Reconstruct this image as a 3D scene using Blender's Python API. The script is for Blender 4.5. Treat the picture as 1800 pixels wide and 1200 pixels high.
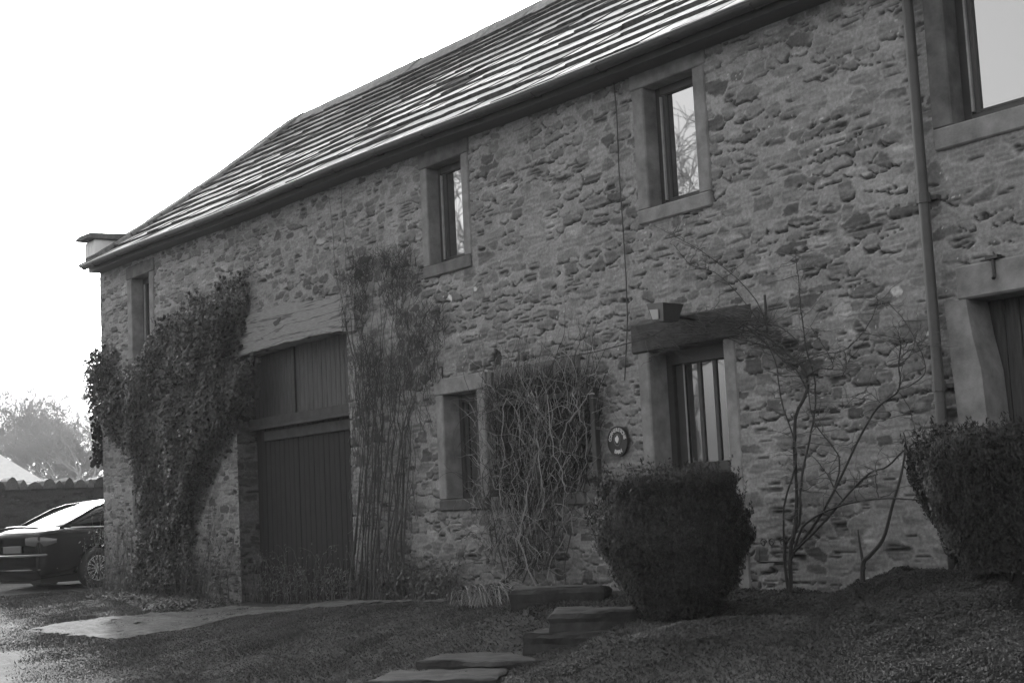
import bpy, math, random
import numpy as np
from mathutils import Vector, Matrix
for o in list(bpy.data.objects): bpy.data.objects.remove(o)
C = bpy.context.scene.collection
sc = bpy.context.scene
rnd = random.Random(7)
NR = np.random.RandomState(11)

# ---------------------------------------------------------------- camera
# solved from the vanishing points of the barn front. World: x along the front (left corner = 0), y into the barn, z up
FPX = 2550.0
def _cam():
    l = np.array([-1900., -385., -FPX]); l /= np.linalg.norm(l)
    u = np.array([-.049, 1., 0.]) * 22276.46; u = np.array([u[0], u[1], -FPX]); u /= np.linalg.norm(u)
    r = -l; u = u - r * (u @ r); u /= np.linalg.norm(u)
    return np.array([r, np.cross(u, r), u])
CM = _cam()
CAM = np.array([22.50, -8.56, 1.6])
def ray(px, py):
    v = CM @ np.array([px - 900., 600. - py, -FPX]); return v / FPX          # unit depth along the optical axis
def F(px, py, y=0.0):                      # point on the plane y = const
    d = ray(px, py); return CAM + d * ((y - CAM[1]) / d[1])
def G(px, py, z):                          # point on the level z = const
    d = ray(px, py); return CAM + d * ((z - CAM[2]) / d[2])
def X_(px, py, x):                         # point on the plane x = const
    d = ray(px, py); return CAM + d * ((x - CAM[0]) / d[0])
def D(px, py, depth): return CAM + ray(px, py) * depth
cd = bpy.data.cameras.new('camera'); cam = bpy.data.objects.new('camera', cd); C.objects.link(cam)
cd.sensor_width = 36; cd.lens = FPX / 1800 * 36; cd.clip_start = .1; cd.clip_end = 3000
m = Matrix([[CM[i][0], CM[i][1], CM[i][2], CAM[i]] for i in range(3)] + [[0, 0, 0, 1]])
cam.matrix_world = m; sc.camera = cam

# ---------------------------------------------------------------- light: hazy bright sky, low sun from the left and slightly behind the barn
SUN_AZ, SUN_EL = math.radians(19), math.radians(25)
sdir = Vector((-math.cos(SUN_EL) * math.cos(SUN_AZ), math.cos(SUN_EL) * math.sin(SUN_AZ), math.sin(SUN_EL)))
w = bpy.data.worlds.new('World'); sc.world = w; w.use_nodes = True
nt = w.node_tree; bg = nt.nodes['Background']
sk = nt.nodes.new('ShaderNodeTexSky'); sk.sky_type = 'NISHITA'; sk.sun_disc = False
sk.sun_elevation = SUN_EL; sk.sun_rotation = math.atan2(sdir.x, sdir.y); sk.dust_density = 6; sk.air_density = 1.5
bw = nt.nodes.new('ShaderNodeRGBToBW'); nt.links.new(sk.outputs[0], bw.inputs[0])
nt.links.new(bw.outputs[0], bg.inputs[0]); bg.inputs[1].default_value = .15
ld = bpy.data.lights.new('sun', 'SUN'); ld.energy = 2.2; ld.angle = math.radians(2.5); ld.color = (1, 1, 1)
sun = bpy.data.objects.new('sun', ld); C.objects.link(sun)
sun.rotation_euler = sdir.to_track_quat('Z', 'Y').to_euler()
sc.view_settings.view_transform = 'Standard'; sc.view_settings.look = 'None'
sc.view_settings.exposure = 1.85; sc.view_settings.gamma = 1; sc.view_settings.use_curve_mapping = False

# ---------------------------------------------------------------- materials (the photograph is black and white: every colour is a grey)
MATS = {}
def mat(name, col=.2, rough=.8, noise=None, bump=None, attr=None, spec=.3, metal=0, streak=None):
    """noise=(scale, lo, hi): fine mottling that multiplies the colour; attr: per-vertex grey; streak=(sx,sy,sz)"""
    if name in MATS: return MATS[name]
    M = bpy.data.materials.new(name); M.use_nodes = True; t = M.node_tree; N = t.nodes; L = t.links
    b = N['Principled BSDF']; b.inputs['Roughness'].default_value = rough
    b.inputs['Specular IOR Level'].default_value = spec; b.inputs['Metallic'].default_value = metal
    b.inputs['Base Color'].default_value = (col, col, col, 1)
    tc = N.new('ShaderNodeTexCoord'); src = tc.outputs['Object']
    if streak:
        mp = N.new('ShaderNodeMapping'); mp.inputs['Scale'].default_value = streak; L.new(src, mp.inputs[0]); src = mp.outputs[0]
    val = None
    if attr:
        a = N.new('ShaderNodeAttribute'); a.attribute_name = attr; val = a.outputs['Fac']
    if noise:
        n = N.new('ShaderNodeTexNoise'); n.inputs['Scale'].default_value = noise[0]; n.inputs['Detail'].default_value = 8
        n.inputs['Roughness'].default_value = .65; L.new(src, n.inputs['Vector'])
        r = N.new('ShaderNodeMapRange'); r.inputs[1].default_value = .3; r.inputs[2].default_value = .7
        r.inputs[3].default_value = noise[1]; r.inputs[4].default_value = noise[2]; L.new(n.outputs['Fac'], r.inputs[0])
        mm = N.new('ShaderNodeMath'); mm.operation = 'MULTIPLY'; L.new(r.outputs[0], mm.inputs[0])
        if val: L.new(val, mm.inputs[1])
        else: mm.inputs[1].default_value = col
        val = mm.outputs[0]
    if val:
        cc = N.new('ShaderNodeCombineColor'); [L.new(val, cc.inputs[i]) for i in range(3)]
        L.new(cc.outputs[0], b.inputs['Base Color'])
    if bump:
        n2 = N.new('ShaderNodeTexNoise'); n2.inputs['Scale'].default_value = bump[0]; n2.inputs['Detail'].default_value = 10
        n2.inputs['Roughness'].default_value = .7; L.new(src, n2.inputs['Vector'])
        bp = N.new('ShaderNodeBump'); bp.inputs['Strength'].default_value = bump[1]; bp.inputs['Distance'].default_value = bump[2]
        L.new(n2.outputs['Fac'], bp.inputs['Height']); L.new(bp.outputs[0], b.inputs['Normal'])
    MATS[name] = M; return M
WALLM = mat('rubble_stone', attr='tone', rough=.92, noise=(38, .72, 1.28), bump=(120, .5, .004), spec=.15)
DRESS = mat('dressed_stone', .20, .9, (5, .6, 1.35), (45, .6, .008), spec=.15)
DRESSD = mat('weathered_dressed_stone', .125, .9, (5, .55, 1.4), (45, .6, .008), spec=.15)
LINTD = mat('blackened_stone', .06, .9, (9, .6, 1.5), (40, .5, .006), spec=.15)
SLATE = mat('roof_slab_stone', attr='tone', rough=.8, noise=(14, .6, 1.35), bump=(45, .5, .006), spec=0)
IRON = mat('dark_painted_iron', .035, .55, (12, .8, 1.3), spec=.4)
PIPE = mat('painted_downpipe', .062, .5, (7, .8, 1.2), spec=.4)
WHITE = mat('white_painted_stone', .72, .7, (8, .88, 1.06), (30, .2, .003))
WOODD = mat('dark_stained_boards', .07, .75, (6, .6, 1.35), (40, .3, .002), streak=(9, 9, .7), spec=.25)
WOODF = mat('dark_window_frame', .04, .45, (10, .8, 1.2), spec=.4)
WOODL = mat('pale_window_strip', .3, .5, (10, .8, 1.2))
ROOM = mat('dark_interior', .03, .9)
LEAF = mat('ivy_leaves', attr='tone', rough=.6, spec=.25)
YEW = mat('evergreen_leaves', attr='tone', rough=.6, spec=.25)
BARK = mat('dark_bark', .045, .9, (30, .6, 1.4))
TWIG = mat('pale_dry_twigs', attr='tone', rough=.9)
GRASS = mat('grass_blades', attr='tone', rough=.7, spec=.2)
STEPM = mat('step_stone', .032, .9, (5, .35, 1.7), (30, .5, .008))
def glassy(name, base, ior, rough=.02):
    M = bpy.data.materials.new(name); M.use_nodes = True; b = M.node_tree.nodes['Principled BSDF']
    b.inputs['Base Color'].default_value = (base, base, base, 1); b.inputs['Roughness'].default_value = rough
    b.inputs['IOR'].default_value = ior
    t = M.node_tree; n = t.nodes.new('ShaderNodeTexNoise'); n.inputs['Scale'].default_value = 1.6; n.inputs['Detail'].default_value = 1
    bp = t.nodes.new('ShaderNodeBump'); bp.inputs['Strength'].default_value = .12; bp.inputs['Distance'].default_value = .01
    tc = t.nodes.new('ShaderNodeTexCoord'); t.links.new(tc.outputs['Object'], n.inputs['Vector'])
    t.links.new(n.outputs[0], bp.inputs['Height']); t.links.new(bp.outputs[0], b.inputs['Normal'])
    return M
GLASS = glassy('window_glass', .02, 3.8)
GLASSD = glassy('door_glass', .02, 2.5)
# aged oak of the gate beam: streaked grain with dark checks
OAK = bpy.data.materials.new('weathered_oak'); OAK.use_nodes = True
def _oak():
    t = OAK.node_tree; N = t.nodes; L = t.links; b = N['Principled BSDF']; b.inputs['Roughness'].default_value = .9
    b.inputs['Specular IOR Level'].default_value = .15
    tc = N.new('ShaderNodeTexCoord'); mp = N.new('ShaderNodeMapping'); mp.inputs['Scale'].default_value = (.30, 1, 4.6)
    L.new(tc.outputs['Object'], mp.inputs[0])
    n = N.new('ShaderNodeTexNoise'); n.inputs['Scale'].default_value = 1.6; n.inputs['Detail'].default_value = 3; n.inputs['Distortion'].default_value = .5
    L.new(mp.outputs[0], n.inputs['Vector'])
    wv = N.new('ShaderNodeMath'); wv.operation = 'MULTIPLY'; wv.inputs[1].default_value = 36; L.new(n.outputs['Fac'], wv.inputs[0])
    s = N.new('ShaderNodeMath'); s.operation = 'SINE'; L.new(wv.outputs[0], s.inputs[0])
    r = N.new('ShaderNodeMapRange'); r.inputs[1].default_value = -1; r.inputs[2].default_value = -.82; r.inputs[3].default_value = .09; r.inputs[4].default_value = .21
    L.new(s.outputs[0], r.inputs[0])
    n3 = N.new('ShaderNodeTexNoise'); n3.inputs['Scale'].default_value = 30; n3.inputs['Detail'].default_value = 6; L.new(mp.outputs[0], n3.inputs['Vector'])
    r3 = N.new('ShaderNodeMapRange'); r3.inputs[1].default_value = .3; r3.inputs[2].default_value = .7; r3.inputs[3].default_value = .75; r3.inputs[4].default_value = 1.2
    L.new(n3.outputs['Fac'], r3.inputs[0])
    mm = N.new('ShaderNodeMath'); mm.operation = 'MULTIPLY'; L.new(r.outputs[0], mm.inputs[0]); L.new(r3.outputs[0], mm.inputs[1])
    L.new(mm.outputs[0], b.inputs['Base Color'])
    bp = N.new('ShaderNodeBump'); bp.inputs['Strength'].default_value = .8; bp.inputs['Distance'].default_value = .02
    L.new(r.outputs[0], bp.inputs['Height']); L.new(bp.outputs[0], b.inputs['Normal'])
_oak()

# ---------------------------------------------------------------- mesh helpers
def npmesh(name, V, Fc, tone=None, smooth=False):
    """V (n,3); Fc (m,k) all faces with k corners; tone (n,) optional"""
    V = np.asarray(V, np.float32); Fc = np.asarray(Fc, np.int32); k = Fc.shape[1]
    me = bpy.data.meshes.new(name); me.vertices.add(len(V)); me.vertices.foreach_set('co', V.ravel())
    me.loops.add(Fc.size); me.loops.foreach_set('vertex_index', Fc.ravel())
    me.polygons.add(len(Fc)); me.polygons.foreach_set('loop_start', np.arange(0, Fc.size, k, dtype=np.int32))
    me.polygons.foreach_set('loop_total', np.full(len(Fc), k, np.int32))
    if smooth: me.polygons.foreach_set('use_smooth', np.ones(len(Fc), bool))
    if tone is not None:
        a = me.attributes.new('tone', 'FLOAT', 'POINT'); a.data.foreach_set('value', np.asarray(tone, np.float32))
    me.update(calc_edges=True); return me
def link(name, me, material, parent=None):
    o = bpy.data.objects.new(name, me); C.objects.link(o)
    if material and not me.materials: me.materials.append(material)
    if parent:
        o.parent = parent; o.matrix_parent_inverse = Matrix.Identity(4)
    return o
class MB:
    def __init__(s): s.v = []; s.f = []; s.t = []; s.tone = None
    def add(s, vs, fs, tone=None):
        n = len(s.v); s.v += [tuple(map(float, v)) for v in vs]; s.f += [tuple(i + n for i in f) for f in fs]
        s.t += [tone if tone is not None else .2] * len(vs)
        if tone is not None: s.tone = 1
    def box(s, x0, x1, y0, y1, z0, z1, c=0.0, tone=None, jit=0):
        if c <= 0:
            vs = [(x, y, z) for x in (x0, x1) for y in (y0, y1) for z in (z0, z1)]
            s.add(vs, [(0, 1, 3, 2), (4, 6, 7, 5), (0, 4, 5, 1), (2, 3, 7, 6), (0, 2, 6, 4), (1, 5, 7, 3)], tone); return
        b = bm_box(x0, x1, y0, y1, z0, z1, c); s.add(b[0], b[1], tone)
    def tube(s, pts, r, sides=5, tone=None, cap=True):
        P = np.asarray(pts, float); n = len(P); R = np.broadcast_to(np.asarray(r, float), (n,))
        T = np.gradient(P, axis=0); T /= np.linalg.norm(T, axis=1)[:, None] + 1e-9
        ref = np.array([0, 0, 1.]) if abs(T[:, 2]).mean() < .8 else np.array([1., 0, 0])
        A = np.cross(T, ref); A /= np.linalg.norm(A, axis=1)[:, None] + 1e-9; B = np.cross(T, A)
        an = np.arange(sides) * 2 * math.pi / sides
        V = P[:, None] + R[:, None, None] * (np.cos(an)[None, :, None] * A[:, None] + np.sin(an)[None, :, None] * B[:, None])
        fs = [(i * sides + j, i * sides + (j + 1) % sides, (i + 1) * sides + (j + 1) % sides, (i + 1) * sides + j) for i in range(n - 1) for j in range(sides)]
        if cap and sides > 3: fs += [tuple(range(sides))[::-1], tuple((n - 1) * sides + j for j in range(sides))]
        s.add(V.reshape(-1, 3), fs, tone)
    def build(s, name, material, parent=None, smooth=False):
        me = bpy.data.meshes.new(name); me.from_pydata(s.v, [], s.f)
        if s.tone: a = me.attributes.new('tone', 'FLOAT', 'POINT'); a.data.foreach_set('value', np.array(s.t, np.float32))
        if smooth: me.polygons.foreach_set('use_smooth', np.ones(len(me.polygons), bool))
        me.update(); return link(name, me, material, parent)
def bm_box(x0, x1, y0, y1, z0, z1, c):
    import bmesh
    bm = bmesh.new(); bmesh.ops.create_cube(bm, size=1)
    for v in bm.verts: v.co = Vector(((x0 + x1) / 2 + v.co.x * (x1 - x0), (y0 + y1) / 2 + v.co.y * (y1 - y0), (z0 + z1) / 2 + v.co.z * (z1 - z0)))
    bmesh.ops.bevel(bm, geom=bm.edges[:], offset=c, segments=1, affect='EDGES')
    bm.verts.index_update(); r = ([tuple(v.co) for v in bm.verts], [tuple(v.index for v in f.verts) for f in bm.faces]); bm.free(); return r
def quadbox(m_, bot, top, tone=None):          # 4 lower + 4 upper corners
    m_.add(list(bot) + list(top), [(3, 2, 1, 0), (4, 5, 6, 7), (0, 1, 5, 4), (1, 2, 6, 5), (2, 3, 7, 6), (3, 0, 4, 7)], tone)
def prism(m_, poly, y0, y1, tone=None):         # polygon in x,z pushed from y0 (front) to y1
    n = len(poly); vs = [(p[0], y0, p[1]) for p in poly] + [(p[0], y1, p[1]) for p in poly]
    m_.add(vs, [tuple(range(n)), tuple(range(2 * n - 1, n - 1, -1))] + [(i, i + n, (i + 1) % n + n, (i + 1) % n) for i in range(n)], tone)
def tag(o, label=None, cat=None, group=None, kind=None):
    for k, v in (('label', label), ('category', cat), ('group', group), ('kind', kind)):
        if v: o[k] = v
    return o
def empty(name, loc=(0, 0, 0), label=None, cat=None, group=None):
    o = bpy.data.objects.new(name, None); C.objects.link(o); o.location = loc; o.empty_display_size = .2
    return tag(o, label, cat, group)
def child(o, root):                              # built in world space, hung under a root that is not at the origin
    o.parent = root; o.matrix_parent_inverse = Matrix.Translation(root.location).inverted() if False else Matrix.Identity(4)
    o.location = Vector(o.location) - root.location; return o

# numpy value noise
_T = np.random.RandomState(3).rand(256, 256).astype(np.float32)
def vn(x, y, s=0):
    x = np.asarray(x, float) + s * 17.31 + 1000; y = np.asarray(y, float) + s * 9.77 + 1000
    xi = np.floor(x).astype(int); yi = np.floor(y).astype(int); fx = x - xi; fy = y - yi
    fx = fx * fx * (3 - 2 * fx); fy = fy * fy * (3 - 2 * fy)
    a = _T[xi & 255, yi & 255]; b = _T[(xi + 1) & 255, yi & 255]; c = _T[xi & 255, (yi + 1) & 255]; d = _T[(xi + 1) & 255, (yi + 1) & 255]
    return (a * (1 - fx) + b * fx) * (1 - fy) + (c * (1 - fx) + d * fx) * fy
def fbm(x, y, s=0, o=4):
    r = 0; a = .5; t = 0
    for i in range(o): r = r + a * vn(x * 2 ** i, y * 2 ** i, s + i * 5); t += a; a *= .5
    return r / t
def sm(a, b, x): t = np.clip((x - a) / (b - a), 0, 1); return t * t * (3 - 2 * t)

def rubble(X, Z, seed=0, cx=.225, cz=.108):
    """height (m, outward) and grey of rubble masonry with wide smeared pointing"""
    wx = X + .05 * (fbm(X * 3, Z * 5, seed + 1) - .5) * 2 + .012 * (vn(X * 22, Z * 40, seed + 2) - .5) * 2
    wz = Z + .05 * (fbm(X * 1.7, Z * 4, seed + 3) - .5) * 2 + .010 * (vn(X * 22, Z * 40, seed + 4) - .5) * 2
    rs = np.random.RandomState(seed + 100); S = 512
    jx, jz, ra, rb, rt, rh, rr, rk, ta, tb = rs.rand(10, S, S)
    row = np.floor(wz / cz).astype(int); col0 = wx / cx
    f1 = np.full(X.shape, 9.); f2 = np.full(X.shape, 9.); idi = np.zeros(X.shape, int); idj = np.zeros(X.shape, int)
    bx = np.zeros(X.shape); bz = np.zeros(X.shape)
    for dj in (-1, 0, 1):
        j = row + dj; off = (j * .37) % 1.0
        ci = np.floor(col0 - off).astype(int)
        for di in (-2, -1, 0, 1, 2):
            i = ci + di; I = i & (S - 1); J = j & (S - 1)
            sx = (i + off + .5 + (jx[I, J] - .5) * .75) * cx; sz = (j + .5 + (jz[I, J] - .5) * .7) * cz
            a = cx * (.36 + .66 * ra[I, J] ** 1.5); b = cz * (.30 + .46 * rb[I, J])
            th = (rr[I, J] - .5) * .35
            dx = wx - sx; dz = wz - sz; ex = dx * np.cos(th) + dz * np.sin(th); ez = dz * np.cos(th) - dx * np.sin(th)
            d = (np.abs(ex / a) ** 4 + np.abs(ez / b) ** 3.4) ** (1 / 3.7)
            m1 = d < f1; f2 = np.where(m1, f1, np.minimum(f2, d)); bx = np.where(m1, ex / a, bx); bz = np.where(m1, ez / b, bz)
            idi = np.where(m1, I, idi); idj = np.where(m1, J, idj); f1 = np.where(m1, d, f1)
    t = rt[idi, idj]; h = rh[idi, idj]; k = rk[idi, idj]; A = ta[idi, idj]; Bq = tb[idi, idj]
    rough_edge = .16 * (vn(X * 30, Z * 55, seed + 6) - .5)
    e = np.minimum(1.02 - f1, (f2 - f1) * 1.1 - .06) + rough_edge
    mask = sm(.02, .17, e); core = sm(.08, .6, e)
    smear = sm(.52, .72, fbm(X * .9, Z * 1.3, seed + 8, 3)) * .5                 # mortar smeared over the stone
    lam = vn(X * 5 + A * 50, Z * 75, seed + 9); lam2 = vn(X * 14, Z * 120, seed + 10)
    slaty = (Bq > .35)
    H = mask * (-.003 + .008 * h) + core * (.002 + (A - .5) * .008 * bx + (k - .5) * .010 * bz)
    H = H + np.where(slaty, mask * (lam - .5) * .013, mask * (vn(X * 17, Z * 22, seed + 11) - .5) * .010) + mask * (lam2 - .5) * .005
    H = H + (1 - mask) * ((fbm(X * 9, Z * 9, seed + 12) - .5) * .014) + (fbm(X * 2.2, Z * 2.2, seed + 22, 3) - .5) * .03
    crev = sm(.0, .3, (vn(X * 2.2, Z * 5, seed + 13) - .42) * 2) * sm(.13, .03, np.abs(e - .02)) * sm(.2, .7, -bz)   # open joints under stones
    fis = (slaty & (k > .5)) * sm(.62, .74, lam) * core
    H = H - crev * .045 - fis * .028
    tone = .105 + .115 * t ** 1.1; tone = np.where(k > .965, .27, tone); tone = np.where(k < .10, .065, tone)
    tone = tone * (.66 + .68 * vn(X * 9, Z * 60, seed + 14)) * (.8 + .4 * fbm(X * 25, Z * 25, seed + 20, 3))
    mort = .218 * (.80 + .40 * fbm(X * 6, Z * 6, seed + 15)) * (.88 + .24 * vn(X * 60, Z * 60, seed + 21))
    mk = mask * (1 - smear * (1 - core * .6)) * (.9 - .55 * sm(.5, .75, fbm(X * 7, Z * 11, seed + 17, 3)) * (t > .55))
    tone = tone * mk + mort * (1 - mk)
    tone = tone * (1 - .75 * crev) * (1 - .7 * fis)  # joints and fissures toned down, crevice shade added to the grey
    sp = vn(X * 42, Z * 60, seed + 18); tone = np.where((sp > .965) & (vn(X * 2, Z * 2, seed + 19) > .55), .42, tone)
    return H, tone

def grid_faces(nx, nz, keep=None):
    i, j = np.meshgrid(np.arange(nx - 1), np.arange(nz - 1), indexing='ij'); a = i * nz + j
    f = np.stack([a, a + nz, a + nz + 1, a + 1], -1)
    return f.reshape(-1, 4) if keep is None else f[keep]

# ---------------------------------------------------------------- the ground
ctrl = [(x, y, z) for x, z in ((-8, .68), (-3, .68), (0, .60), (2.4, .57), (4.84, .54), (7.8, .66), (10.8, .80), (12, .78), (13.2, .79), (14.6, .83), (15.9, .91), (17, .97), (20, 1.05), (26, 1.1)) for y in (0, 5)]
ctrl += [(22.5, -8.56, .0), (15, -8, .0), (8, -8, -.05), (0, -9, .0), (-8, -8, .3), (28, -8, .1), (28, -3, .7), (22, -3, .75), (-8, -3, .6), (-2, -2.2, .62), (-20, 0, .7), (-20, 14, .8), (0, 14, .8), (26, 14, 1.2), (-8, 5, .7), (-20, -12, .4), (22, -16, -.1), (0, -16, -.1)]
def gp(px, py, z): p = G(px, py, z); ctrl.append(tuple(p)); return p
for a in ((60, 1195, .10), (350, 1195, .14), (600, 1195, .22), (300, 1110, .36), (500, 1120, .44), (900, 1195, .36), (790, 1197, .30), (850, 1166, .42), (1000, 1145, .55), (1050, 1110, .70), (1250, 1195, .46), (1500, 1195, .58), (1780, 1195, .66), (1250, 1100, .68), (1400, 1062, .76), (1480, 1100, .74), (750, 1120, .52), (650, 1090, .58), (850, 1190, .375), (960, 1185, .40), (897, 1069, .77), (1040, 1066, .80), (940, 1070, .775), (960, 1072, .77), (1020, 1072, .79), (900, 1062, .76), (1000, 1107, .655), (1080, 1106, .665), (930, 1138, .52), (1040, 1138, .54), (700, 1175, .42)): gp(*a)
ctrl = np.array(ctrl); _c = ctrl[:, :2]; _lin = np.c_[np.ones(len(ctrl)), ctrl[:, :2]]
def _ph(r): return r
_K = _ph(np.linalg.norm(_c[:, None] - _c[None], axis=2)) + np.eye(len(_c)) * -.06
_A = np.block([[_K, _lin], [_lin.T, np.zeros((3, 3))]]); _W = np.linalg.solve(_A, np.r_[ctrl[:, 2], 0, 0, 0])
def ground(x, y):
    x = np.asarray(x, float); y = np.asarray(y, float); sh = x.shape; q = np.c_[np.clip(x.ravel(), -22, 30), np.clip(y.ravel(), -17, 16)]
    out = np.empty(len(q))
    for s in range(0, len(q), 40000):
        k = _ph(np.linalg.norm(q[s:s + 40000, None] - _c[None], axis=2)); out[s:s + 40000] = k @ _W[:-3] + np.c_[np.ones(len(q[s:s + 40000])), q[s:s + 40000]] @ _W[-3:]
    return out.reshape(sh)
def gz(x, y): return float(ground(np.array([x]), np.array([y]))[0])
def onground(px, py, it=6):
    z = .5
    for _ in range(12):
        p = G(px, py, z); z = .5 * z + .5 * gz(p[0], p[1])
    return G(px, py, z)
def inpoly(x, y, poly):
    poly = np.asarray(poly); r = np.zeros(np.shape(x), bool); n = len(poly)
    for i in range(n):
        x0, y0 = poly[i][:2]; x1, y1 = poly[(i + 1) % n][:2]
        if y0 == y1: continue
        r ^= ((y0 > y) != (y1 > y)) & (x < (x1 - x0) * (y - y0) / (y1 - y0) + x0)
    return r
PATH = [onground(*p)[:2] for p in ((40, 1107), (200, 1082), (420, 1064), (620, 1056), (900, 1049), (900, 1056), (640, 1066), (430, 1082), (330, 1104), (200, 1124), (110, 1116))]
def ax(a, b, d0, step, far):
    l = list(np.arange(a, b, step)); s = step; p = l[-1]; R = []
    while p < far: s *= 1.28; p += s; R.append(p)
    s = step; p = l[0]; Lf = []
    while p > -far: s *= 1.28; p -= s; Lf.append(p)
    return np.array(Lf[::-1] + l + R)
gx = ax(-6, 19, 0, .05, 400); gy = ax(-9, .6, 0, .05, 400)
GX, GY = np.meshgrid(gx, gy, indexing='ij'); GZ = ground(GX, GY)
def gravelmask(x, y):
    """1 = gravel of the drive, 0 = turf"""
    d = -y + .55 * (fbm(x * .8, y * .8, 40) - .5) * 2
    a = sm(3.3, 4.3, d + .42 * (9.0 - x) * .5 + .05)            # drive in front
    b = sm(-.2, -1.0, x + .8 * (fbm(x * .6, y * .6, 44) - .5)) * sm(-2.6, -1.6, y)   # yard by the car
    return np.clip(np.maximum(a * sm(13, 10.5, x + (d - 4) * .0), b), 0, 1)
gm = gravelmask(GX, GY); pth = inpoly(GX, GY, PATH).astype(float)
near = (np.abs(GX) < 40) & (np.abs(GY) < 40)
GZ2 = GZ + np.where(near, (fbm(GX * 2, GY * 2, 30) - .5) * .05 + (fbm(GX * 9, GY * 9, 31) - .5) * .018, 0)
turf = .048 * (.4 + 1.2 * fbm(GX * 3, GY * 5, 33)); grav = .10 * (.7 + .6 * fbm(GX * 2.5, GY * 6, 34)) * (.8 + .4 * vn(GX * 30, GY * 30, 35))
gt = turf * (1 - gm) + grav * gm
soil = sm(.55, .2, -GY) * sm(-.5, .5, GX); gt = gt * (1 - soil) + .045 * soil
GROUND = mat('ground_cover_mix', attr='tone', rough=.95, noise=(30, .7, 1.3), bump=(70, .6, .01), spec=.1)
o = link('ground', npmesh('ground', np.stack([GX, GY, GZ2], -1).reshape(-1, 3), grid_faces(len(gx), len(gy)), gt.ravel(), True), GROUND); o['kind'] = 'structure'
# worn flag path in front of the gate, a sheet just above the turf
px_ = np.arange(-1, 13, .04); py_ = np.arange(-4, 0, .04); PX, PY = np.meshgrid(px_, py_, indexing='ij')
jx_ = PX + .10 * (fbm(PX * 2, PY * 2, 50) - .5) * 2; jy_ = PY + .16 * (fbm(PX * 2, PY * 2, 51) - .5) * 2
jx_ = jx_ + .16 * (fbm(PX * 9, PY * 9, 56) - .5); jy_ = jy_ + .16 * (fbm(PX * 9, PY * 9, 57) - .5)
ins = inpoly(jx_, jy_, PATH) & (fbm(PX * 3, PY * 12, 58) > .24); k = ins[:-1, :-1] & ins[1:, :-1] & ins[1:, 1:] & ins[:-1, 1:]
PZ = ground(PX, PY) + .012 + (fbm(PX * 2, PY * 2, 30) - .5) * .05 + (fbm(PX * 9, PY * 9, 31) - .5) * .018
pt = .088 * (.55 + .9 * fbm(PX * 1.5, PY * 14, 53)) * (.8 + .4 * vn(PX * 20, PY * 20, 55))
me = npmesh('path', np.stack([PX, PY, PZ], -1).reshape(-1, 3), grid_faces(len(px_), len(py_), k), pt.ravel(), True)
o = link('path', me, GROUND); o['kind'] = 'structure'

# ---------------------------------------------------------------- the barn
EAVE = lambda x: 5.80 - .021 * x
barn = empty('stone_barn', (0, 0, 0), 'long two storey rubble stone barn with a stone slab roof and arched gate', 'barn')
DEPTH = 7.3
# openings in the front: x0,x1,z0,z1 of the clear opening
gl = F(413, 640)[0]; gr = F(613, 800)[0]
OP = {
 'gate': (4.83, 7.80, .2, 3.95),
 'w0': (1.33, F(263, 500)[0], F(238, 630)[2], 5.38),
 'slit': (1.30, 1.72, F(240, 930)[2], F(240, 792)[2]),
 'w1': (9.64, 10.30, 4.22, 5.30),
 'w2': (13.17, 13.80, 4.16, 5.255),
 'w3': (16.37, 18.0, 4.13, 5.45),
 'gw': (9.78, 10.40, F(781, 878)[2], F(774, 695)[2]),
 'gw2': (10.541, 11.95, F(781, 878)[2], F(774, 695)[2]),
 'door': (13.04, 13.96, .75, 2.90),
 'rdoor': (F(1692, 528)[0], 17.4, .9, F(1692, 528)[2]),
}
SUR = {'w0': .17, 'w1': .13, 'w2': .15, 'w3': .17, 'gw': .14, 'gw2': .14, 'door': .15, 'rdoor': .0, 'slit': .08, 'gate': 0}
xs = [0.]; 
while xs[-1] < 17.2: xs.append(xs[-1] + .0165 - .0072 * min(1, xs[-1] / 15))
while xs[-1] < 26: xs.append(xs[-1] + .03)
xs = np.array(xs); zs = np.arange(.25, 5.96, .0112)
X, Z = np.meshgrid(xs, zs, indexing='ij')
H, T = rubble(X, Z, 5)
# darker foot of the wall, patches of white lichen, the odd hole with its shade painted in
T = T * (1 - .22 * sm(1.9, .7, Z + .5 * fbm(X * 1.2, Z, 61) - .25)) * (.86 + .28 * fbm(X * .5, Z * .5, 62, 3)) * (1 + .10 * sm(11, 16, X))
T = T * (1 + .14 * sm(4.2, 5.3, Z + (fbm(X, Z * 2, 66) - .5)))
for q, r_, v in ((F(791, 524), .05, .6), (F(1481, 546), .085, .30), (F(1575, 513), .05, .4), (F(1640, 585), .05, .45), (F(1387, 763), .014, .6), (F(835, 508), .03, .5)):
    dd = np.hypot(X - q[0], (Z - q[2]) * 1.3) + .03 * (vn(X * 30, Z * 30, 63) - .5); T = np.where(dd < r_, v, T)
for q, r_ in ((F(872, 628), .11), (F(1420, 52), .02), (F(1010, 235), .02)):
    dd = np.hypot(X - q[0], (Z - q[2]) * 1.2) + .09 * (vn(X * 24, Z * 24, 64) - .5); k_ = (dd < r_); T = np.where(k_, .05, T); H = np.where(k_, H - .05, H)
cut = Z > 5.70 - .021 * X
for k_, (a, b, c_, d_) in OP.items():
    s = SUR[k_] - .015
    top = d_ + (max(s, 0) + .05 if k_ not in ('gate', 'slit') else 0); bt = c_ - (.12 if k_ in ('w0', 'w1', 'w2', 'w3', 'gw', 'gw2') else 0)
    cut |= (X > a - max(s, 0)) & (X < b + max(s, 0)) & (Z > bt + .01) & (Z < top)
kc = ~(cut[:-1, :-1] & cut[1:, :-1] & cut[1:, 1:] & cut[:-1, 1:])
H = H * .78
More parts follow.
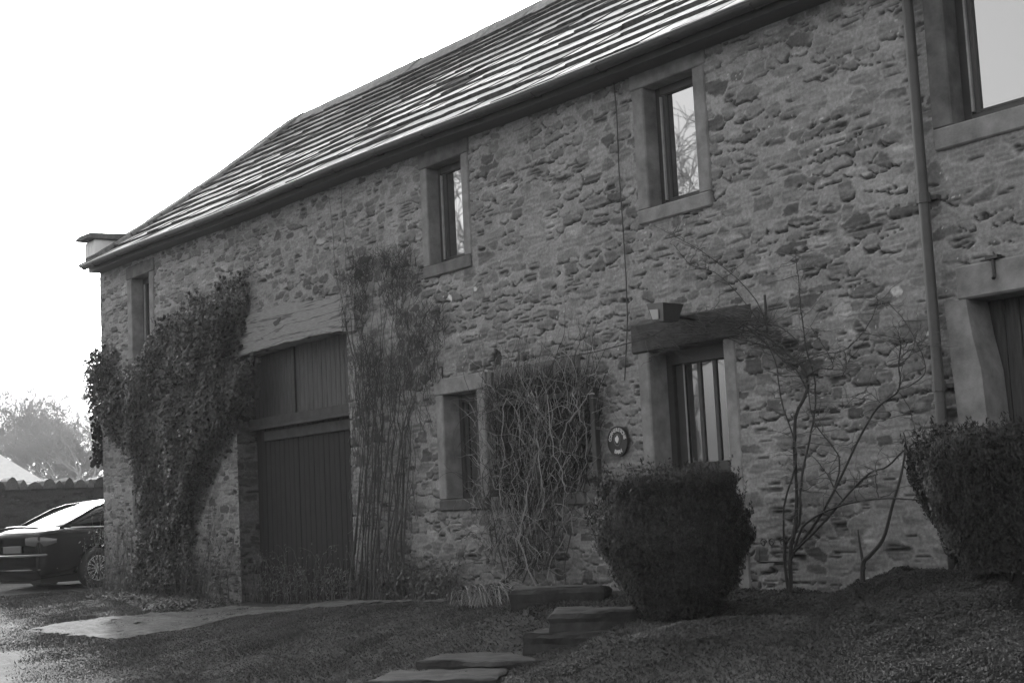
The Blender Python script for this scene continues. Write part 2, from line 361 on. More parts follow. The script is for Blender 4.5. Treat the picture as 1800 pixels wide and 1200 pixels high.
me = npmesh('front_wall', np.stack([X, -H, Z], -1).reshape(-1, 3), grid_faces(len(xs), len(zs), kc), T.ravel(), True)
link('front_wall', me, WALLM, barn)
# left gable, coarser, same masonry
ys = np.arange(0, DEPTH + .02, .02); zg = np.arange(.3, 8.7, .02); Yg, Zg = np.meshgrid(ys, zg, indexing='ij')
Hg, Tg = rubble(Yg + 40, Zg, 9); inside = Zg < 5.85 + np.minimum(Yg, DEPTH - Yg) * (8.55 - 5.85) / (DEPTH / 2)
kg = inside[:-1, :-1] & inside[1:, 1:]
Hg *= sm(0, .1, Yg)
link('gable_wall', npmesh('gable_wall', np.stack([-Hg, Yg, Zg], -1).reshape(-1, 3), grid_faces(len(ys), len(zg), kg)[:, ::-1], Tg.ravel(), True), WALLM, barn)
b = MB(); b.box(.3, 26, DEPTH - .3, DEPTH, .2, 5.8, tone=.2); b.box(25.7, 26, .5, DEPTH - .3, .2, 5.8, tone=.2)
b.add([(26, 0.02, 5.7), (26, DEPTH, 5.7), (26, DEPTH / 2, 8.2)], [(0, 1, 2)], .2)
b.build('rear_walls', WALLM, barn)
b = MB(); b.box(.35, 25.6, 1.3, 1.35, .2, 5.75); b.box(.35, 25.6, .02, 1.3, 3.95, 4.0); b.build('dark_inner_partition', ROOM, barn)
# reveals
def rev(name, key, dep, material=DRESS, parent=barn, head=True):
    a, b_, c_, d_ = OP[key]; m_ = MB(); e = .0; t = .12
    m_.box(a - t, a - e, .012, dep, c_ - .1, d_ + .04); m_.box(b_ + e, b_ + t, .012, dep, c_ - .1, d_ + .04)
    m_.box(a - t, b_ + t, .014, dep, d_ + .045, d_ + .15) if head else None
    return m_.build(name, material, parent)
def stones(x0, x1, y1, z0, z1):
    q = MB(); k = 1; e = [z0] + sorted(z0 + (z1 - z0) * (i + rnd.uniform(-.2, .2)) / k for i in range(1, k)) + [z1]
    for i in range(k): q.box(x0, x1 - (0 if i % 2 else .0), -.014 + rnd.uniform(-.004, .004), y1, e[i] + (.003 if i else 0), e[i + 1] - (.003 if i < k - 1 else 0), .012)
    return q
def window(key, nojl=False, lint=.20, sill=.13, jw=.14, dep=.19, material=DRESS, lm=None, bars=0, open_=False, fw=.055, fm=WOODF, light=True, sm_m=None):
    a, b_, c_, d_ = OP[key]; lm = lm or material; M_ = empty('window', (a, 0, c_)); M_.parent = barn
    def P(mb, n, mt, par=M_, sm_=False):
        o_ = mb.build(n, mt, par, sm_)
        if par is M_: o_.location = -M_.location
        return o_
    if not nojl:
        q = stones(a - jw, a, dep + .03, c_, d_); P(q, 'jamb', material)
    q = stones(b_, b_ + jw, dep + .03, c_, d_); P(q, 'jamb', material)
    q = MB(); q.box(a - jw - .02 + (.2 if nojl else 0), b_ + jw + .02, -.020 - (.003 if nojl else 0), dep + .02, d_ + .001, d_ + lint, .01); P(q, 'lintel', lm)
    q = MB(); q.box(a - jw + .01 + (.15 if nojl else 0), b_ + jw - .01, -.03 - (.003 if nojl else 0), dep + .03, c_ - sill, c_ - .001, .012); P(q, 'sill', sm_m or lm)
    fr = MB(); y0, y1 = dep - .05, dep + .03
    fr.box(a + .001, a + fw, y0, y1, c_ + .001, d_ - .001, .004); fr.box(b_ - fw, b_ - .001, y0, y1, c_ + .001, d_ - .001, .004)
    fr.box(a + fw, b_ - fw, y0 + .002, y1, d_ - fw - .02, d_ - .001, .004); fr.box(a + fw, b_ - fw, y0 + .002, y1, c_ + .001, c_ + fw + .005, .004)
    f_ = P(fr, 'frame', fm)
    if light:
        q = MB(); q.box(a + fw + .002, a + fw + .018, y0 - .008, y0 + .03, c_ + fw + .02, d_ - fw - .03, .003); P(q, 'pale_strip', WOODL)  # pale strip along the left side of the frame only
    xs_ = a + fw + .03
    sash = MB(); sash.box(a + fw + .02, a + fw + .06, y0 + .012, y1 - .005, c_ + fw + .006, d_ - fw - .022, .004); sash.box(b_ - fw - .035, b_ - fw - .001, y0 + .012, y1 - .005, c_ + fw + .006, d_ - fw - .022, .004)
    sash.box(a + fw + .06, b_ - fw - .035, y0 + .014, y1 - .005, c_ + fw + .006, c_ + fw + .03, .004)
    for i in range(bars):
        xx = a + (b_ - a) * (i + 1) / (bars + 1); sash.box(xx - .02, xx + .02, y0 + .005, y1 - .006, c_ + fw + .03, d_ - fw - .022, .004)
    P(sash, 'sash', fm)
    q = MB(); q.box(a + fw + .02, b_ - fw - .01, y0 + .035, y0 + .043, c_ + fw, d_ - fw - .02); P(q, 'pane', GLASS)
    return M_
window('w0', lint=.19, dep=.22, lm=DRESSD, jw=.17)
window('w1', lint=.20, jw=.13, lm=DRESSD)
window('w2', lint=.24, jw=.15, lm=DRESS)
wr = window('w3', lint=.22, jw=.17, dep=.18, sill=.16, material=DRESSD, lm=DRESS, fw=.07)
window('gw', lint=.17, jw=.14, dep=.24, sill=.12, lm=DRESS, sm_m=LINTD, bars=1, light=False); window('gw2', nojl=True, lint=.168, jw=.12, dep=.24, sill=.12, lm=DRESSD, bars=3, light=False)
q = MB(); a, b_, c_, d_ = OP['slit']; q.box(a - .09, b_ + .09, -.012, .3, d_ + .001, d_ + .14, .01); q.box(a - .09, a, -.01, .25, c_, d_, .006); q.box(b_, b_ + .09, -.01, .25, c_, d_, .006); q.box(a, b_, .22, .24, c_, d_); q.build('blocked_slit', DRESSD, barn)
# chamfered inner moulding of the big upper window's jamb
# front door
a, b_, c_, d_ = OP['door']; dr = empty('front_door', (a, 0, c_)); dr.parent = barn
def PD(mb, n, mt, par=dr, root=dr):
    o_ = mb.build(n, mt, par); o_.location = -root.location if par is root else Vector((0, 0, 0)); return o_
for s0, s1 in ((a - .14, a), (b_, b_ + .14)):
    q = stones(s0, s1, .26, c_ - .1, d_); PD(q, 'jamb', DRESS)
q = MB(); q.box(a - .2, b_ + .2, -.03, .25, d_ + .001, d_ + .26, .012); PD(q, 'lintel', LINTD)
q = MB(); y0, y1 = .20, .28
q.box(a, a + .07, y0, y1, c_, d_ - .001); q.box(b_ - .07, b_, y0, y1, c_, d_ - .001); q.box(a + .07, b_ - .07, y0, y1, d_ - .12, d_ - .001); PD(q, 'door_frame', WOODF)
lf = MB(); L0, L1 = a + .075, b_ - .075; g0, g1 = F(1230, 812, .24)[2], F(1230, 628, .24)[2]
lx = [F(x_, 700, .24)[0] for x_ in (1205, 1226, 1230, 1256, 1262, 1300)]
gw_ = L1 - L0; st = [L0 + .10, L0 + .10 + (gw_ - .2) / 3, L0 + .10 + (gw_ - .2) * 2 / 3, L1 - .10]
lf.box(L0, L0 + .10, .235, .275, c_, d_ - .125, .004); lf.box(L1 - .10, L1, .235, .275, c_, d_ - .125, .004)
for s in st[1:3]: lf.box(s - .022, s + .022, .236, .274, g0, g1, .004)
lf.box(L0 + .1, L1 - .1, .2355, .2745, g1, d_ - .126, .004); lf.box(L0 + .1, L1 - .1, .2355, .2745, c_, g0, .004)
lf_o = PD(lf, 'door_leaf', WOODF)
q = MB()
for i in range(3): q.box(st[i] + (.022 if i else 0), st[i + 1] - (.022 if i < 2 else 0), .252, .258, g0, g1)
PD(q, 'pane', GLASSD)
q = MB(); q.box(st[0] + .002, st[0] + .012, .228, .24, g0, g1); PD(q, 'glazing_bead', WOODL)
q = MB(); q.box(a - .05, b_ + .05, -.25, .3, c_ - .15, c_ - .001, .015); PD(q, 'threshold', STEPM)
# right door
a, b_, c_, d_ = OP['rdoor']; rd = empty('side_door', (a, 0, c_)); rd.parent = barn
q = MB(); jl = [(F(1690, 530)[0] - .12, d_), (F(1703, 534)[0], d_), (F(1712, 560)[0], d_ - .25), (F(1727, 610)[0], d_ - .5), (F(1737, 680)[0], 1.9), (F(1748, 770)[0], .8), (F(1722, 770)[0] - .08, .8)]
prism(q, [(x_, z_) for x_, z_ in jl][::-1], -.035, .22); PD(q, 'jamb', DRESS, rd, rd)
q = MB(); q.box(F(1683, 500)[0], b_ + .3, -.025, .3, d_ + .001, d_ + .24, .015); PD(q, 'lintel', DRESS, rd, rd)
q = MB()
for i in range(11): q.box(a - .1 + i * .125 + .004, a - .1 + (i + 1) * .125 - .004, .25, .29, c_, d_ + .0, .006)
PD(q, 'door_leaf', WOODD, rd, rd)
q = MB(); q.box(b_, b_ + .2, -.015, .3, .8, d_, .01); PD(q, 'jamb', DRESS, rd, rd)
# gate: oak beam with a cambered underside, plank doors, reveals in rubble
a, b_, c_, d_ = OP['gate']
btm = [F(*p) for p in ((408, 631), (430, 624), (470, 612), (505, 602), (560, 589), (600, 582), (626, 581))]
top = [F(*p) for p in ((626, 520), (610, 524), (570, 527), (520, 531), (480, 541), (445, 553), (425, 566), (408, 590))]
poly = [(p[0], p[2]) for p in btm] + [(p[0], p[2]) for p in top]
import bmesh
def fine(poly, k=6):
    out = []; n = len(poly)
    for i in range(n):
        p, r_ = poly[i], poly[(i + 1) % n]
        for j in range(k):
            t = j / k; out.append((p[0] + (r_[0] - p[0]) * t + rnd.uniform(-.006, .006), p[1] + (r_[1] - p[1]) * t + rnd.uniform(-.008, .008)))
    return out
q = MB(); prism(q, fine(poly), -.03, .25); bo = q.build('oak_beam', OAK, barn)
# knot hole in the beam
kn = F(491, 566); q = MB(); pts = [(kn[0] + .09 * math.cos(t) * (1 + .3 * math.sin(3 * t)), kn[2] + .045 * math.sin(t) * (1 + .4 * math.cos(2 * t)) + .02 * math.cos(t)) for t in np.linspace(0, 2 * math.pi, 15)[:-1]]
prism(q, pts, -.036, -.025); q.build('knot', mat('dark_knot', .05), bo)
rs_y = np.arange(0, .62, .014); rz = np.arange(.3, 3.95, .014); RY, RZ = np.meshgrid(rs_y, rz, indexing='ij')
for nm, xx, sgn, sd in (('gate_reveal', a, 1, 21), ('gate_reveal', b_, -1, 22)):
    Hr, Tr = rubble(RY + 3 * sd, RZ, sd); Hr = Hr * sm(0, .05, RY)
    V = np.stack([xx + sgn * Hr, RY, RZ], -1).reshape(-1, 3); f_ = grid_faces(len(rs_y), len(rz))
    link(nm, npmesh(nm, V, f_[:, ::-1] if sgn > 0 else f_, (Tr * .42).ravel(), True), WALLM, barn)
gd = empty('gate_doors', (a, 0, .5)); gd.parent = barn
GY0 = .27
zt = F(520, 738, GY0)[2]
xc = F(520, 680, GY0)[0]
q = MB(); x_ = a + .02
while x_ < b_ - .02:
    wdt = .115; q.box(x_ + .003, min(x_ + wdt, b_) - .003, GY0 + .0 + rnd.uniform(0, .004), GY0 + .035, zt + .04, 3.93, .006); x_ += wdt
PD(q, 'upper_leaf', WOODD, gd, gd)
q = MB(); q.box(xc - .035, xc + .02, GY0 - .03, GY0 - .001, zt + .09, 3.9, .004); PD(q, 'centre_stile', IRON, gd, gd)
q = MB(); q.box(a + .01, b_ - .01, GY0 - .10, GY0 - .001, zt - .02, zt + .085, .01); q.box(a + .01, b_ - .01, GY0 - .14, GY0 - .101, zt - .065, zt - .02, .004); PD(q, 'transom', mat('dark_transom', .04, .8, (8, .7, 1.4)), gd, gd)
q = MB(); x_ = a + .02
while x_ < b_ - .02:
    wdt = .13; q.box(x_ + .003, min(x_ + wdt, b_) - .003, GY0 + .004 + rnd.uniform(0, .006), GY0 + .04, .5, zt - .03, .006); x_ += wdt
PD(q, 'lower_leaf', mat('shaded_boards', .012, .8, (6, .6, 1.5), (40, .3, .002), streak=(9, 9, .7)), gd, gd)  # darker copy of the boards, shade low in the gate painted in
q = MB(); q.box(a + .32, b_ - .05, GY0 - .035, GY0 - .001, zt - .22, zt - .09, .008); PD(q, 'ledge', MATS['dark_transom'], gd, gd)

# roof: stone slabs in diminishing courses on a dark deck
EY, RYP = -.20, 3.66
def ridge(x): return 8.64 - .021 * x + .07 * (vn(np.array([x * .25]), np.array([3.3]), 70)[0] - .5)
def rp(x, s): # s 0 eave .. 1 ridge
    sag = -.07 * math.sin(math.pi * s) + .035 * (float(vn(x * .45, s * 2.2, 71)) - .5)
    return Vector((x, EY + (RYP - EY) * s, EAVE(x) + (ridge(x) - EAVE(x)) * s + sag))
q = MB(); sx_ = np.linspace(-.06, 26, 60); ss = np.linspace(0, 1, 8)
vs = [tuple(rp(x, s) - Vector((0, -.03, .07))) for x in sx_ for s in ss] ; fs = [(i * 8 + j, (i + 1) * 8 + j, (i + 1) * 8 + j + 1, i * 8 + j + 1) for i in range(59) for j in range(7)]
q.add(vs, fs); q.add([(x, 2 * RYP - y, z) for x, y, z in vs], [f[::-1] for f in fs]); q.build('roof_deck', ROOM, barn)
q = MB(); s = -.02; ex = .098
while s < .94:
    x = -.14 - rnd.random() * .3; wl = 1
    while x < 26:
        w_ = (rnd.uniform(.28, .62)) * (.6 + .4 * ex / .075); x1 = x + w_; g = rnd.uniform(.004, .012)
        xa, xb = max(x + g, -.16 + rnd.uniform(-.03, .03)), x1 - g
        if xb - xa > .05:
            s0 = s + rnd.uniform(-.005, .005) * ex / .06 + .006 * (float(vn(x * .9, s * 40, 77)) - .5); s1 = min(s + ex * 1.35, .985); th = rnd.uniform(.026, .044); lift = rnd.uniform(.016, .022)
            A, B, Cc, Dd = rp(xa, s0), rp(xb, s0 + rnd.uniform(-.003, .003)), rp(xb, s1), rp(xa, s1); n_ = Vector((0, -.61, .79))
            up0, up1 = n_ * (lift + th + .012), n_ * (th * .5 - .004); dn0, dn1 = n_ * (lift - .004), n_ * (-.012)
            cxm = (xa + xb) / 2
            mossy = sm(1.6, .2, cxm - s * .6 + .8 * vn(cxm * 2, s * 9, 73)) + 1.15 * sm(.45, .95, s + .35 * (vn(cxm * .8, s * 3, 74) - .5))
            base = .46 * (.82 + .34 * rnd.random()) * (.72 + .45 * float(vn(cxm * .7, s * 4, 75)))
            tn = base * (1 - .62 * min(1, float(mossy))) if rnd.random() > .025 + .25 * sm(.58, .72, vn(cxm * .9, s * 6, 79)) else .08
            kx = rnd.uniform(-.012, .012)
            quadbox(q, [A + dn0, B + dn0, Cc + dn1, Dd + dn1], [A + up0 + Vector((kx, 0, 0)), B + up0, Cc + up1, Dd + up1], .085)  # slab body and edges toned dark: dirt plus the shade between courses
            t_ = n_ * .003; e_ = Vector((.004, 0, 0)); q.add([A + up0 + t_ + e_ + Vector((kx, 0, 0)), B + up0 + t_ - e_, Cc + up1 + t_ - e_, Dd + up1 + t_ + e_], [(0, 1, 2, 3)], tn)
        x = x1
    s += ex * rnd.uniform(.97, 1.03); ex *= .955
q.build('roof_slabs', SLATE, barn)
q = MB(); x = .0
while x < 26:
    L = rnd.uniform(.45, .6); jz = rnd.uniform(-.010, .010); sec = [(-.34, -.27), (-.17, -.10), (0, .035), (.17, -.10), (.34, -.27), (.30, -.32), (0, -.06), (-.30, -.32)]; vs = []
    for xx in (x + .003, x + L - .003):
        r_ = Vector((xx, RYP, ridge(xx) + .075 + jz)); vs += [(r_.x, r_.y + a_, r_.z + z_) for a_, z_ in sec]
    q.add(vs, [tuple(range(8)), tuple(range(15, 7, -1))] + [(i, i + 8, (i + 1) % 8 + 8, (i + 1) % 8) for i in range(8)], rnd.uniform(.15, .2)); x += L
q.build('ridge_stones', SLATE, barn)
q = MB()      # verge stones along the left gable
s = .02
while s < .97:
    e = rnd.uniform(.05, .075); r1, r2 = rp(-.05, s), rp(-.05, min(1, s + e - .004)); n_ = Vector((0, -.6, .8)); h0 = .035; h1 = rnd.uniform(.085, .10)
    wv_ = Vector((rnd.uniform(.42, .52), 0, 0)); lv = Vector((-.13 - rnd.uniform(0, .03), 0, 0))
    quadbox(q, [r1 + n_ * h0 + lv, r1 + n_ * h0 + wv_, r2 + n_ * h0 + wv_, r2 + n_ * h0 + lv], [r1 + n_ * h1 + lv, r1 + n_ * h1 + wv_, r2 + n_ * h1 + wv_, r2 + n_ * h1 + lv], rnd.uniform(.15, .22)); s += e
q.build('verge_stones', SLATE, barn)
# kneeler: white painted block with a dark cap slab
q = MB()
for x0, x1 in ((-.33, -.16), (-.155, -.03), (-.025, .10)): q.box(x0, x1, -.12, .34, EAVE(0) + .10, EAVE(0) + .42, .018)
kn_ = q.build('kneeler_block', WHITE, barn)
q = MB(); z_ = EAVE(0) + .425; quadbox(q, [(-.46, -.26, z_ + .03), (.14, -.24, z_), (.2, .42, z_), (-.42, .42, z_ + .02)], [(-.36, -.2, z_ + .11), (.12, -.2, z_ + .09), (.2, .42, z_ + .1), (-.36, .42, z_ + .11)], .11); q.build('cap_slab', SLATE, kn_)
# gutter, half round, on dark fascia
q = MB(); n_ = 10; gxx = np.linspace(.10, 26, 54); R_ = .062
prof = [(math.cos(t) * R_, math.sin(t) * R_) for t in np.linspace(math.pi, 2 * math.pi, n_)]; prof = prof + [(p * .9, z_ * .9 + .0) for p, z_ in prof[::-1]]
gzz = lambda x: 5.762 - .0205 * x + .012 * math.sin(x * .9)
vs = [(x, -.30 + p, gzz(x) + z_) for x in gxx for p, z_ in prof]; k_ = len(prof)
q.add(vs, [(i * k_ + j, i * k_ + (j + 1) % k_, (i + 1) * k_ + (j + 1) % k_, (i + 1) * k_ + j) for i in range(53) for j in range(k_)] + [tuple(range(k_))], None)
gt_ = q.build('gutter', IRON, barn)
q = MB(); q.tube([(x, -.362, gzz(x) + .004) for x in gxx], .009, 5); q.build('gutter_lip', mat('lit_gutter_edge', .2, .5), gt_)  # pale lip: the lit top line of the gutter put into its colour
for x in np.arange(.6, 20, .95):
    q = MB(); q.tube([(x, -.01, gzz(x) + .02), (x, -.2, gzz(x) - .04), (x, -.30, gzz(x) - .07), (x, -.365, gzz(x) - .03)], .009, 4); q.build('gutter_bracket', IRON, gt_)
q = MB(); vs = []
for x in gxx: vs += [(x, -.225, gzz(x) + .04), (x, -.225, gzz(x) - .10), (x, .02, gzz(x) - .10), (x, .02, gzz(x) + .04)]
q.add(vs, [(i * 4 + j, i * 4 + (j + 1) % 4, i * 4 + 4 + (j + 1) % 4, i * 4 + 4 + j) for i in range(53) for j in range(4)]); q.build('soffit', IRON, barn)
# downpipe with sockets
q = MB(); pp = [(16.13, -.085 + .0 * z_, z_) for z_ in np.linspace(5.2, 1.0, 14)]; pp = [(16.13, -.27, 5.5), (16.13, -.25, 5.4), (16.13, -.12, 5.28)] + pp
q.tube(pp, .040, 12); dpo = q.build('downpipe', PIPE, barn, True)
for z_ in (F(1640, 350)[2], 2.3, 1.3, 5.15):
    q = MB(); q.tube([(16.13, -.085, z_ - .035), (16.13, -.085, z_ + .035)], .05, 12); q.box(16.04, 16.22, -.06, -.0, z_ - .015, z_ + .015); q.build('pipe_socket', PIPE, dpo)
# cable down the wall and small irons
q = MB(); q.tube([F(*p, y=-.035) for p in ((1078, 137), (1084, 200), (1088, 300), (1095, 400), (1100, 480), (1103, 560), (1100, 630), (1098, 668))], .006, 5); q.build('wall_cable', IRON, barn)
q = MB(); p = F(1745, 452, -.03); q.tube([p, p + np.array([.0, 0, -.12]), p + np.array([.012, -.03, -.15])], .014, 6); q.box(p[0] - .05, p[0] + .05, -.05, .0, p[2] - .012, p[2] + .012); q.build('wall_iron', IRON, barn)
q = MB(); p = F(865, 655, -.03); q.tube([p, p + np.array([.0, 0, -.13])], .02, 6); q.build('wall_iron', IRON, barn); q = MB(); p = F(777, 645, -.02); q.tube([p, p + np.array([0, 0, -.12])], .008, 5); q.tube([p, p + np.array([-.06, 0, .0])], .008, 5); q.build('wall_iron', IRON, barn)
# board hood over the front door
hood = MB(); z_ = 3.02; quadbox(hood, [(12.98, -.034, z_), (14.2, -.034, z_ + .0), (14.3, .0, z_ + .0), (12.95, .0, z_ + .05)], [(12.95, -.06, z_ + .12), (14.2, -.034, z_ + .12), (14.3, .0, z_ + .13), (12.95, .0, z_ + .17)])

hood.build('door_hood', LINTD, barn)

# ---------------------------------------------------------------- gate lamp, plaque and other things fixed to the front
# round name plaque
pc = F(1092, 775); R0 = .135
pl = empty('name_plaque', (pc[0], -.022, pc[2]), 'round black name plaque with white letters beside the front door', 'sign')
def disc(m_, r0, y0, y1, rx=1, rz=1, n=40, hole=0):
    for i in range(n):
        a0, a1 = i * 2 * math.pi / n, (i + 1) * 2 * math.pi / n
        pr = [(math.cos(a_) * rr * rx, math.sin(a_) * rr * rz) for a_, rr in ((a0, r0), (a1, r0), (a1, hole), (a0, hole))]
        if hole: m_.add([(x, y, z) for y in (y0, y1) for x, z in pr], [(0, 1, 2, 3), (7, 6, 5, 4), (0, 4, 5, 1), (2, 6, 7, 3)])
    if not hole:
        P_ = [(math.cos(i * 2 * math.pi / n) * r0 * rx, math.sin(i * 2 * math.pi / n) * r0 * rz) for i in range(n)]
        m_.add([(x, y, z) for y in (y0, y1) for x, z in P_], [tuple(range(n)), tuple(range(2 * n - 1, n - 1, -1))] + [(i, i + n, (i + 1) % n + n, (i + 1) % n) for i in range(n)])
PLM = mat('plaque_black', .03, .45, (9, .8, 1.2)); PLW = mat('plaque_white', .5, .6); PLE = mat('plaque_emblem_white', .62, .6)
q = MB(); disc(q, R0, -.018, -.004, n=48); pb = q.build('plate', PLM, pl)
q = MB(); disc(q, R0, -.026, -.016, n=48, hole=R0 - .008); q.build('rim', PLM, pl)
q = MB(); disc(q, .045, -.024, -.016, 1, 1.25, 30, .038); q.build('emblem_frame', mat('plaque_grey', .12, .6), pl).location = (-.005, 0, .012)
q = MB(); ep = [(-.024, .018), (-.014, .026), (-.006, .03), (.004, .041), (.010, .036), (.012, .026), (.022, .014), (.022, 0), (.015, -.014), (.006, -.026), (-.006, -.028), (-.014, -.016), (-.024, -.004)]
prism(q, [(x - .005, z + .012) for x, z in ep][::-1], -.026, -.016); q.build('emblem', PLE, pl)
def letters(txt, r, a0, a1, size, inward=False):
    out = MB()
    for i, ch in enumerate(txt):
        t = math.radians(a0 + (a1 - a0) * i / (len(txt) - 1))
        cu = bpy.data.curves.new('t', 'FONT'); cu.body = ch; cu.size = size; cu.align_x = 'CENTER'; cu.extrude = .002; cu.offset = .0012
        to = bpy.data.objects.new('t', cu); C.objects.link(to); dg = bpy.context.evaluated_depsgraph_get()
        me_ = bpy.data.meshes.new_from_object(to.evaluated_get(dg)); bpy.data.objects.remove(to)
        if not inward: cx, cz, ro = math.sin(t) * r, math.cos(t) * r, -t
        else: cx, cz, ro = math.sin(t) * r, -math.cos(t) * r, t
        vs = [(cx + v.co.x * math.cos(ro) - v.co.y * math.sin(ro), -.021 - v.co.z, cz + v.co.x * math.sin(ro) + v.co.y * math.cos(ro)) for v in me_.vertices]
        out.add(vs, [tuple(p.vertices) for p in me_.polygons]); bpy.data.meshes.remove(me_)
    return out
letters('CORNERSTONE', .088, -80, 76, .046).build('lettering', PLW, pl)
letters('BARN', .112, -22, 22, .046, True).build('lettering', PLW, pl)
# flood lamp above the door
p = F(1172, 553, -.34)
la = empty('wall_lamp', (p[0], 0, p[2]), 'black box shaped flood lamp with pale glass tilted down above the door', 'lamp')
def rotq(m_, ang, loc, par):
    o_ = m_.build(*par); o_.rotation_euler = ang; o_.location = loc; return o_
q = MB(); quadbox(q, [(-.10, -.07, -.07), (.10, -.07, -.07), (.10, .06, -.05), (-.10, .06, -.05)], [(-.15, -.13, .07), (.15, -.13, .07), (.13, .07, .10), (-.13, .07, .10)])
o1 = rotq(q, (math.radians(-12), math.radians(6), math.radians(-15)), (0, -.34, 0), ('housing', IRON, la))
q = MB(); quadbox(q, [(-.075, -.086, -.055), (.03, -.086, -.055), (.03, -.078, -.055), (-.075, -.078, -.055)], [(-.10, -.118, .02), (.05, -.118, .02), (.05, -.105, .02), (-.10, -.105, .02)])
q.build('lamp_glass', mat('pale_lamp_glass', .30, .3), o1)
q = MB(); q.tube([(0, -.30, 0), (0, -.1, -.02), (0, .01, -.03)], .018, 6); q.box(-.05, .05, -.015, .012, -.08, .02); q.build('bracket', IRON, la)
# wrought iron hanging-basket bracket
p = F(1349, 590, -.03); t_ = F(1346, 518, -.03)
hb = empty('basket_bracket', (p[0], 0, p[2]), 'wrought iron basket bracket with a curled scroll right of the door', 'bracket')
q = MB(); hh = t_[2] - p[2]; q.tube([(0, -.03, 0), (0, -.03, hh)], .011, 6); q.build('back_bar', IRON, hb)
q = MB(); sp = []
for t in np.linspace(0, 1, 30):
    a_ = -math.pi / 2 - t * 3.6 * math.pi * .62; r_ = .075 * (1 - .75 * t); sp.append((-.10 + math.cos(a_) * r_ * 1.0, -.04, hh - .16 + math.sin(a_) * r_ + .0))
q.tube(sp, .007, 5); q.tube([(-.28, -.04, hh - .30), (-.23, -.04, hh - .20), (-.16, -.04, hh - .11), (-.08, -.04, hh - .09), (-.02, -.04, hh - .16), (0, -.03, hh - .26)], .008, 5)
q.build('scroll', IRON, hb)
# wrought iron trough holder low on the wall
p = F(1340, 988, -.12)
ih = empty('iron_planter_bracket', (p[0], 0, p[2]), 'low wrought iron scrollwork planter bracket between the clipped bush and the rose stem', 'planter bracket')
q = MB(); q.tube([(-.14, 0, .12), (-.14, 0, 0), (.14, 0, 0), (.14, 0, .14)], .008, 5); q.tube([(-.14, 0, 0), (-.14, .12, 0)], .008, 5); q.tube([(.14, 0, 0), (.14, .12, 0)], .008, 5); q.build('bar', IRON, ih)
for cx_ in (-.09, .0, .12):
    q = MB(); q.tube([(cx_ + math.cos(t) * .035 * (1 - t / 12), 0, .15 + math.sin(t) * .035 * (1 - t / 12)) for t in np.linspace(0, 8, 22)], .006, 4); q.build('scroll', IRON, ih)

# ---------------------------------------------------------------- steps and trough
def slab(name, pts, zt, th, label, cat='step', group=None, tone_m=STEPM, rough=.036):
    """rough hewn block; pts: outline of its top in world x,y"""
    P_ = []; n = len(pts); pts = [np.array(p_) for p_ in pts]; c0 = np.mean(pts, axis=0)
    for i in range(n):
        a_, b2 = pts[i], pts[(i + 1) % n]; m2 = max(6, int(np.linalg.norm(b2 - a_) / .045))
        for j in range(m2): P_.append(a_ + (b2 - a_) * j / m2)
    P_ = np.array(P_); N_ = len(P_); out = P_ - c0; out = out / np.linalg.norm(out, axis=1)[:, None]; sd = rnd.random() * 50; ar = np.arange(N_)
    rings = []
    for k_, (dz_, o2) in enumerate(((-th, .0), (-th * .7, .4), (-th * .4, -.1), (-.045, .35), (-.015, -.1))):
        rings.append(np.c_[P_ + out * (rough * (o2 + 1.6 * (fbm(P_[:, 0] * 6 + sd, P_[:, 1] * 6 + k_ * 1.7, 7, 3) - .5)))[:, None], zt + dz_ + rough * .5 * (vn(ar * .6, np.full(N_, k_ * 3.1 + sd)) - .5)])
    for q_ in (.965, .90, .75, .5, .25, .02):
        xy = c0 + (P_ - c0) * q_ + out * (rough * .4 * (fbm(P_[:, 0] * 6 + sd, P_[:, 1] * 6, 8, 3) - .5))[:, None] * (q_ > .8); rings.append(np.c_[xy, zt + .0 - (.006 if q_ > .95 else 0) + rough * 1.0 * (fbm(xy[:, 0] * 5 + sd, xy[:, 1] * 5, 9, 3) - .5)])
    V = np.concatenate(rings); L_ = len(rings); f = [(k_ * N_ + i, k_ * N_ + (i + 1) % N_, (k_ + 1) * N_ + (i + 1) % N_, (k_ + 1) * N_ + i) for k_ in range(L_ - 1) for i in range(N_)]
    q = MB(); q.add(V, f + [tuple((L_ - 1) * N_ + i for i in range(N_))]); o_ = q.build(name, tone_m); return tag(o_, label, cat, group)
def step(pl_, pr_, z, depth, th, label):
    L_, R_2 = G(*pl_, z)[:2], G(*pr_, z)[:2]; d_ = R_2 - L_; n_ = np.array([-d_[1], d_[0]]); n_ /= np.linalg.norm(n_)
    slab('stone_step', [L_, R_2, R_2 + n_ * depth - d_ * .02, L_ + n_ * depth + d_ * .04], z, th, label, 'step', 'worn stone steps climbing to the front door')
step((966, 1077), (1140, 1069), .80, .62, .20, 'topmost worn stone step, beside the foot of the clipped bush')
step((919, 1111), (1105, 1109), .66, .75, .22, 'second stone step from the top, below the long stone trough')
step((732, 1160), (992, 1157), .485, .80, .22, 'wide mossy stone step with a chipped edge, third from the top')
step((640, 1197), (872, 1190), .425, .75, .25, 'lowest stone step at the bottom edge, sunk in the turf')
a_, b2 = G(897, 1036, .93), G(1060, 1030, .93); dv = (b2 - a_)[:2]; nv = np.array([-dv[1], dv[0]]) / np.linalg.norm(dv)
tr_ = slab('stone_trough', [a_[:2], b2[:2], b2[:2] + nv * .34, a_[:2] + nv * .34], .93, .30, 'long dark stone trough below the tangled dry climber', 'trough')
q = MB(); c1, c2 = a_[:2] + nv * .05 + dv * .04, b2[:2] + nv * .05 - dv * .04
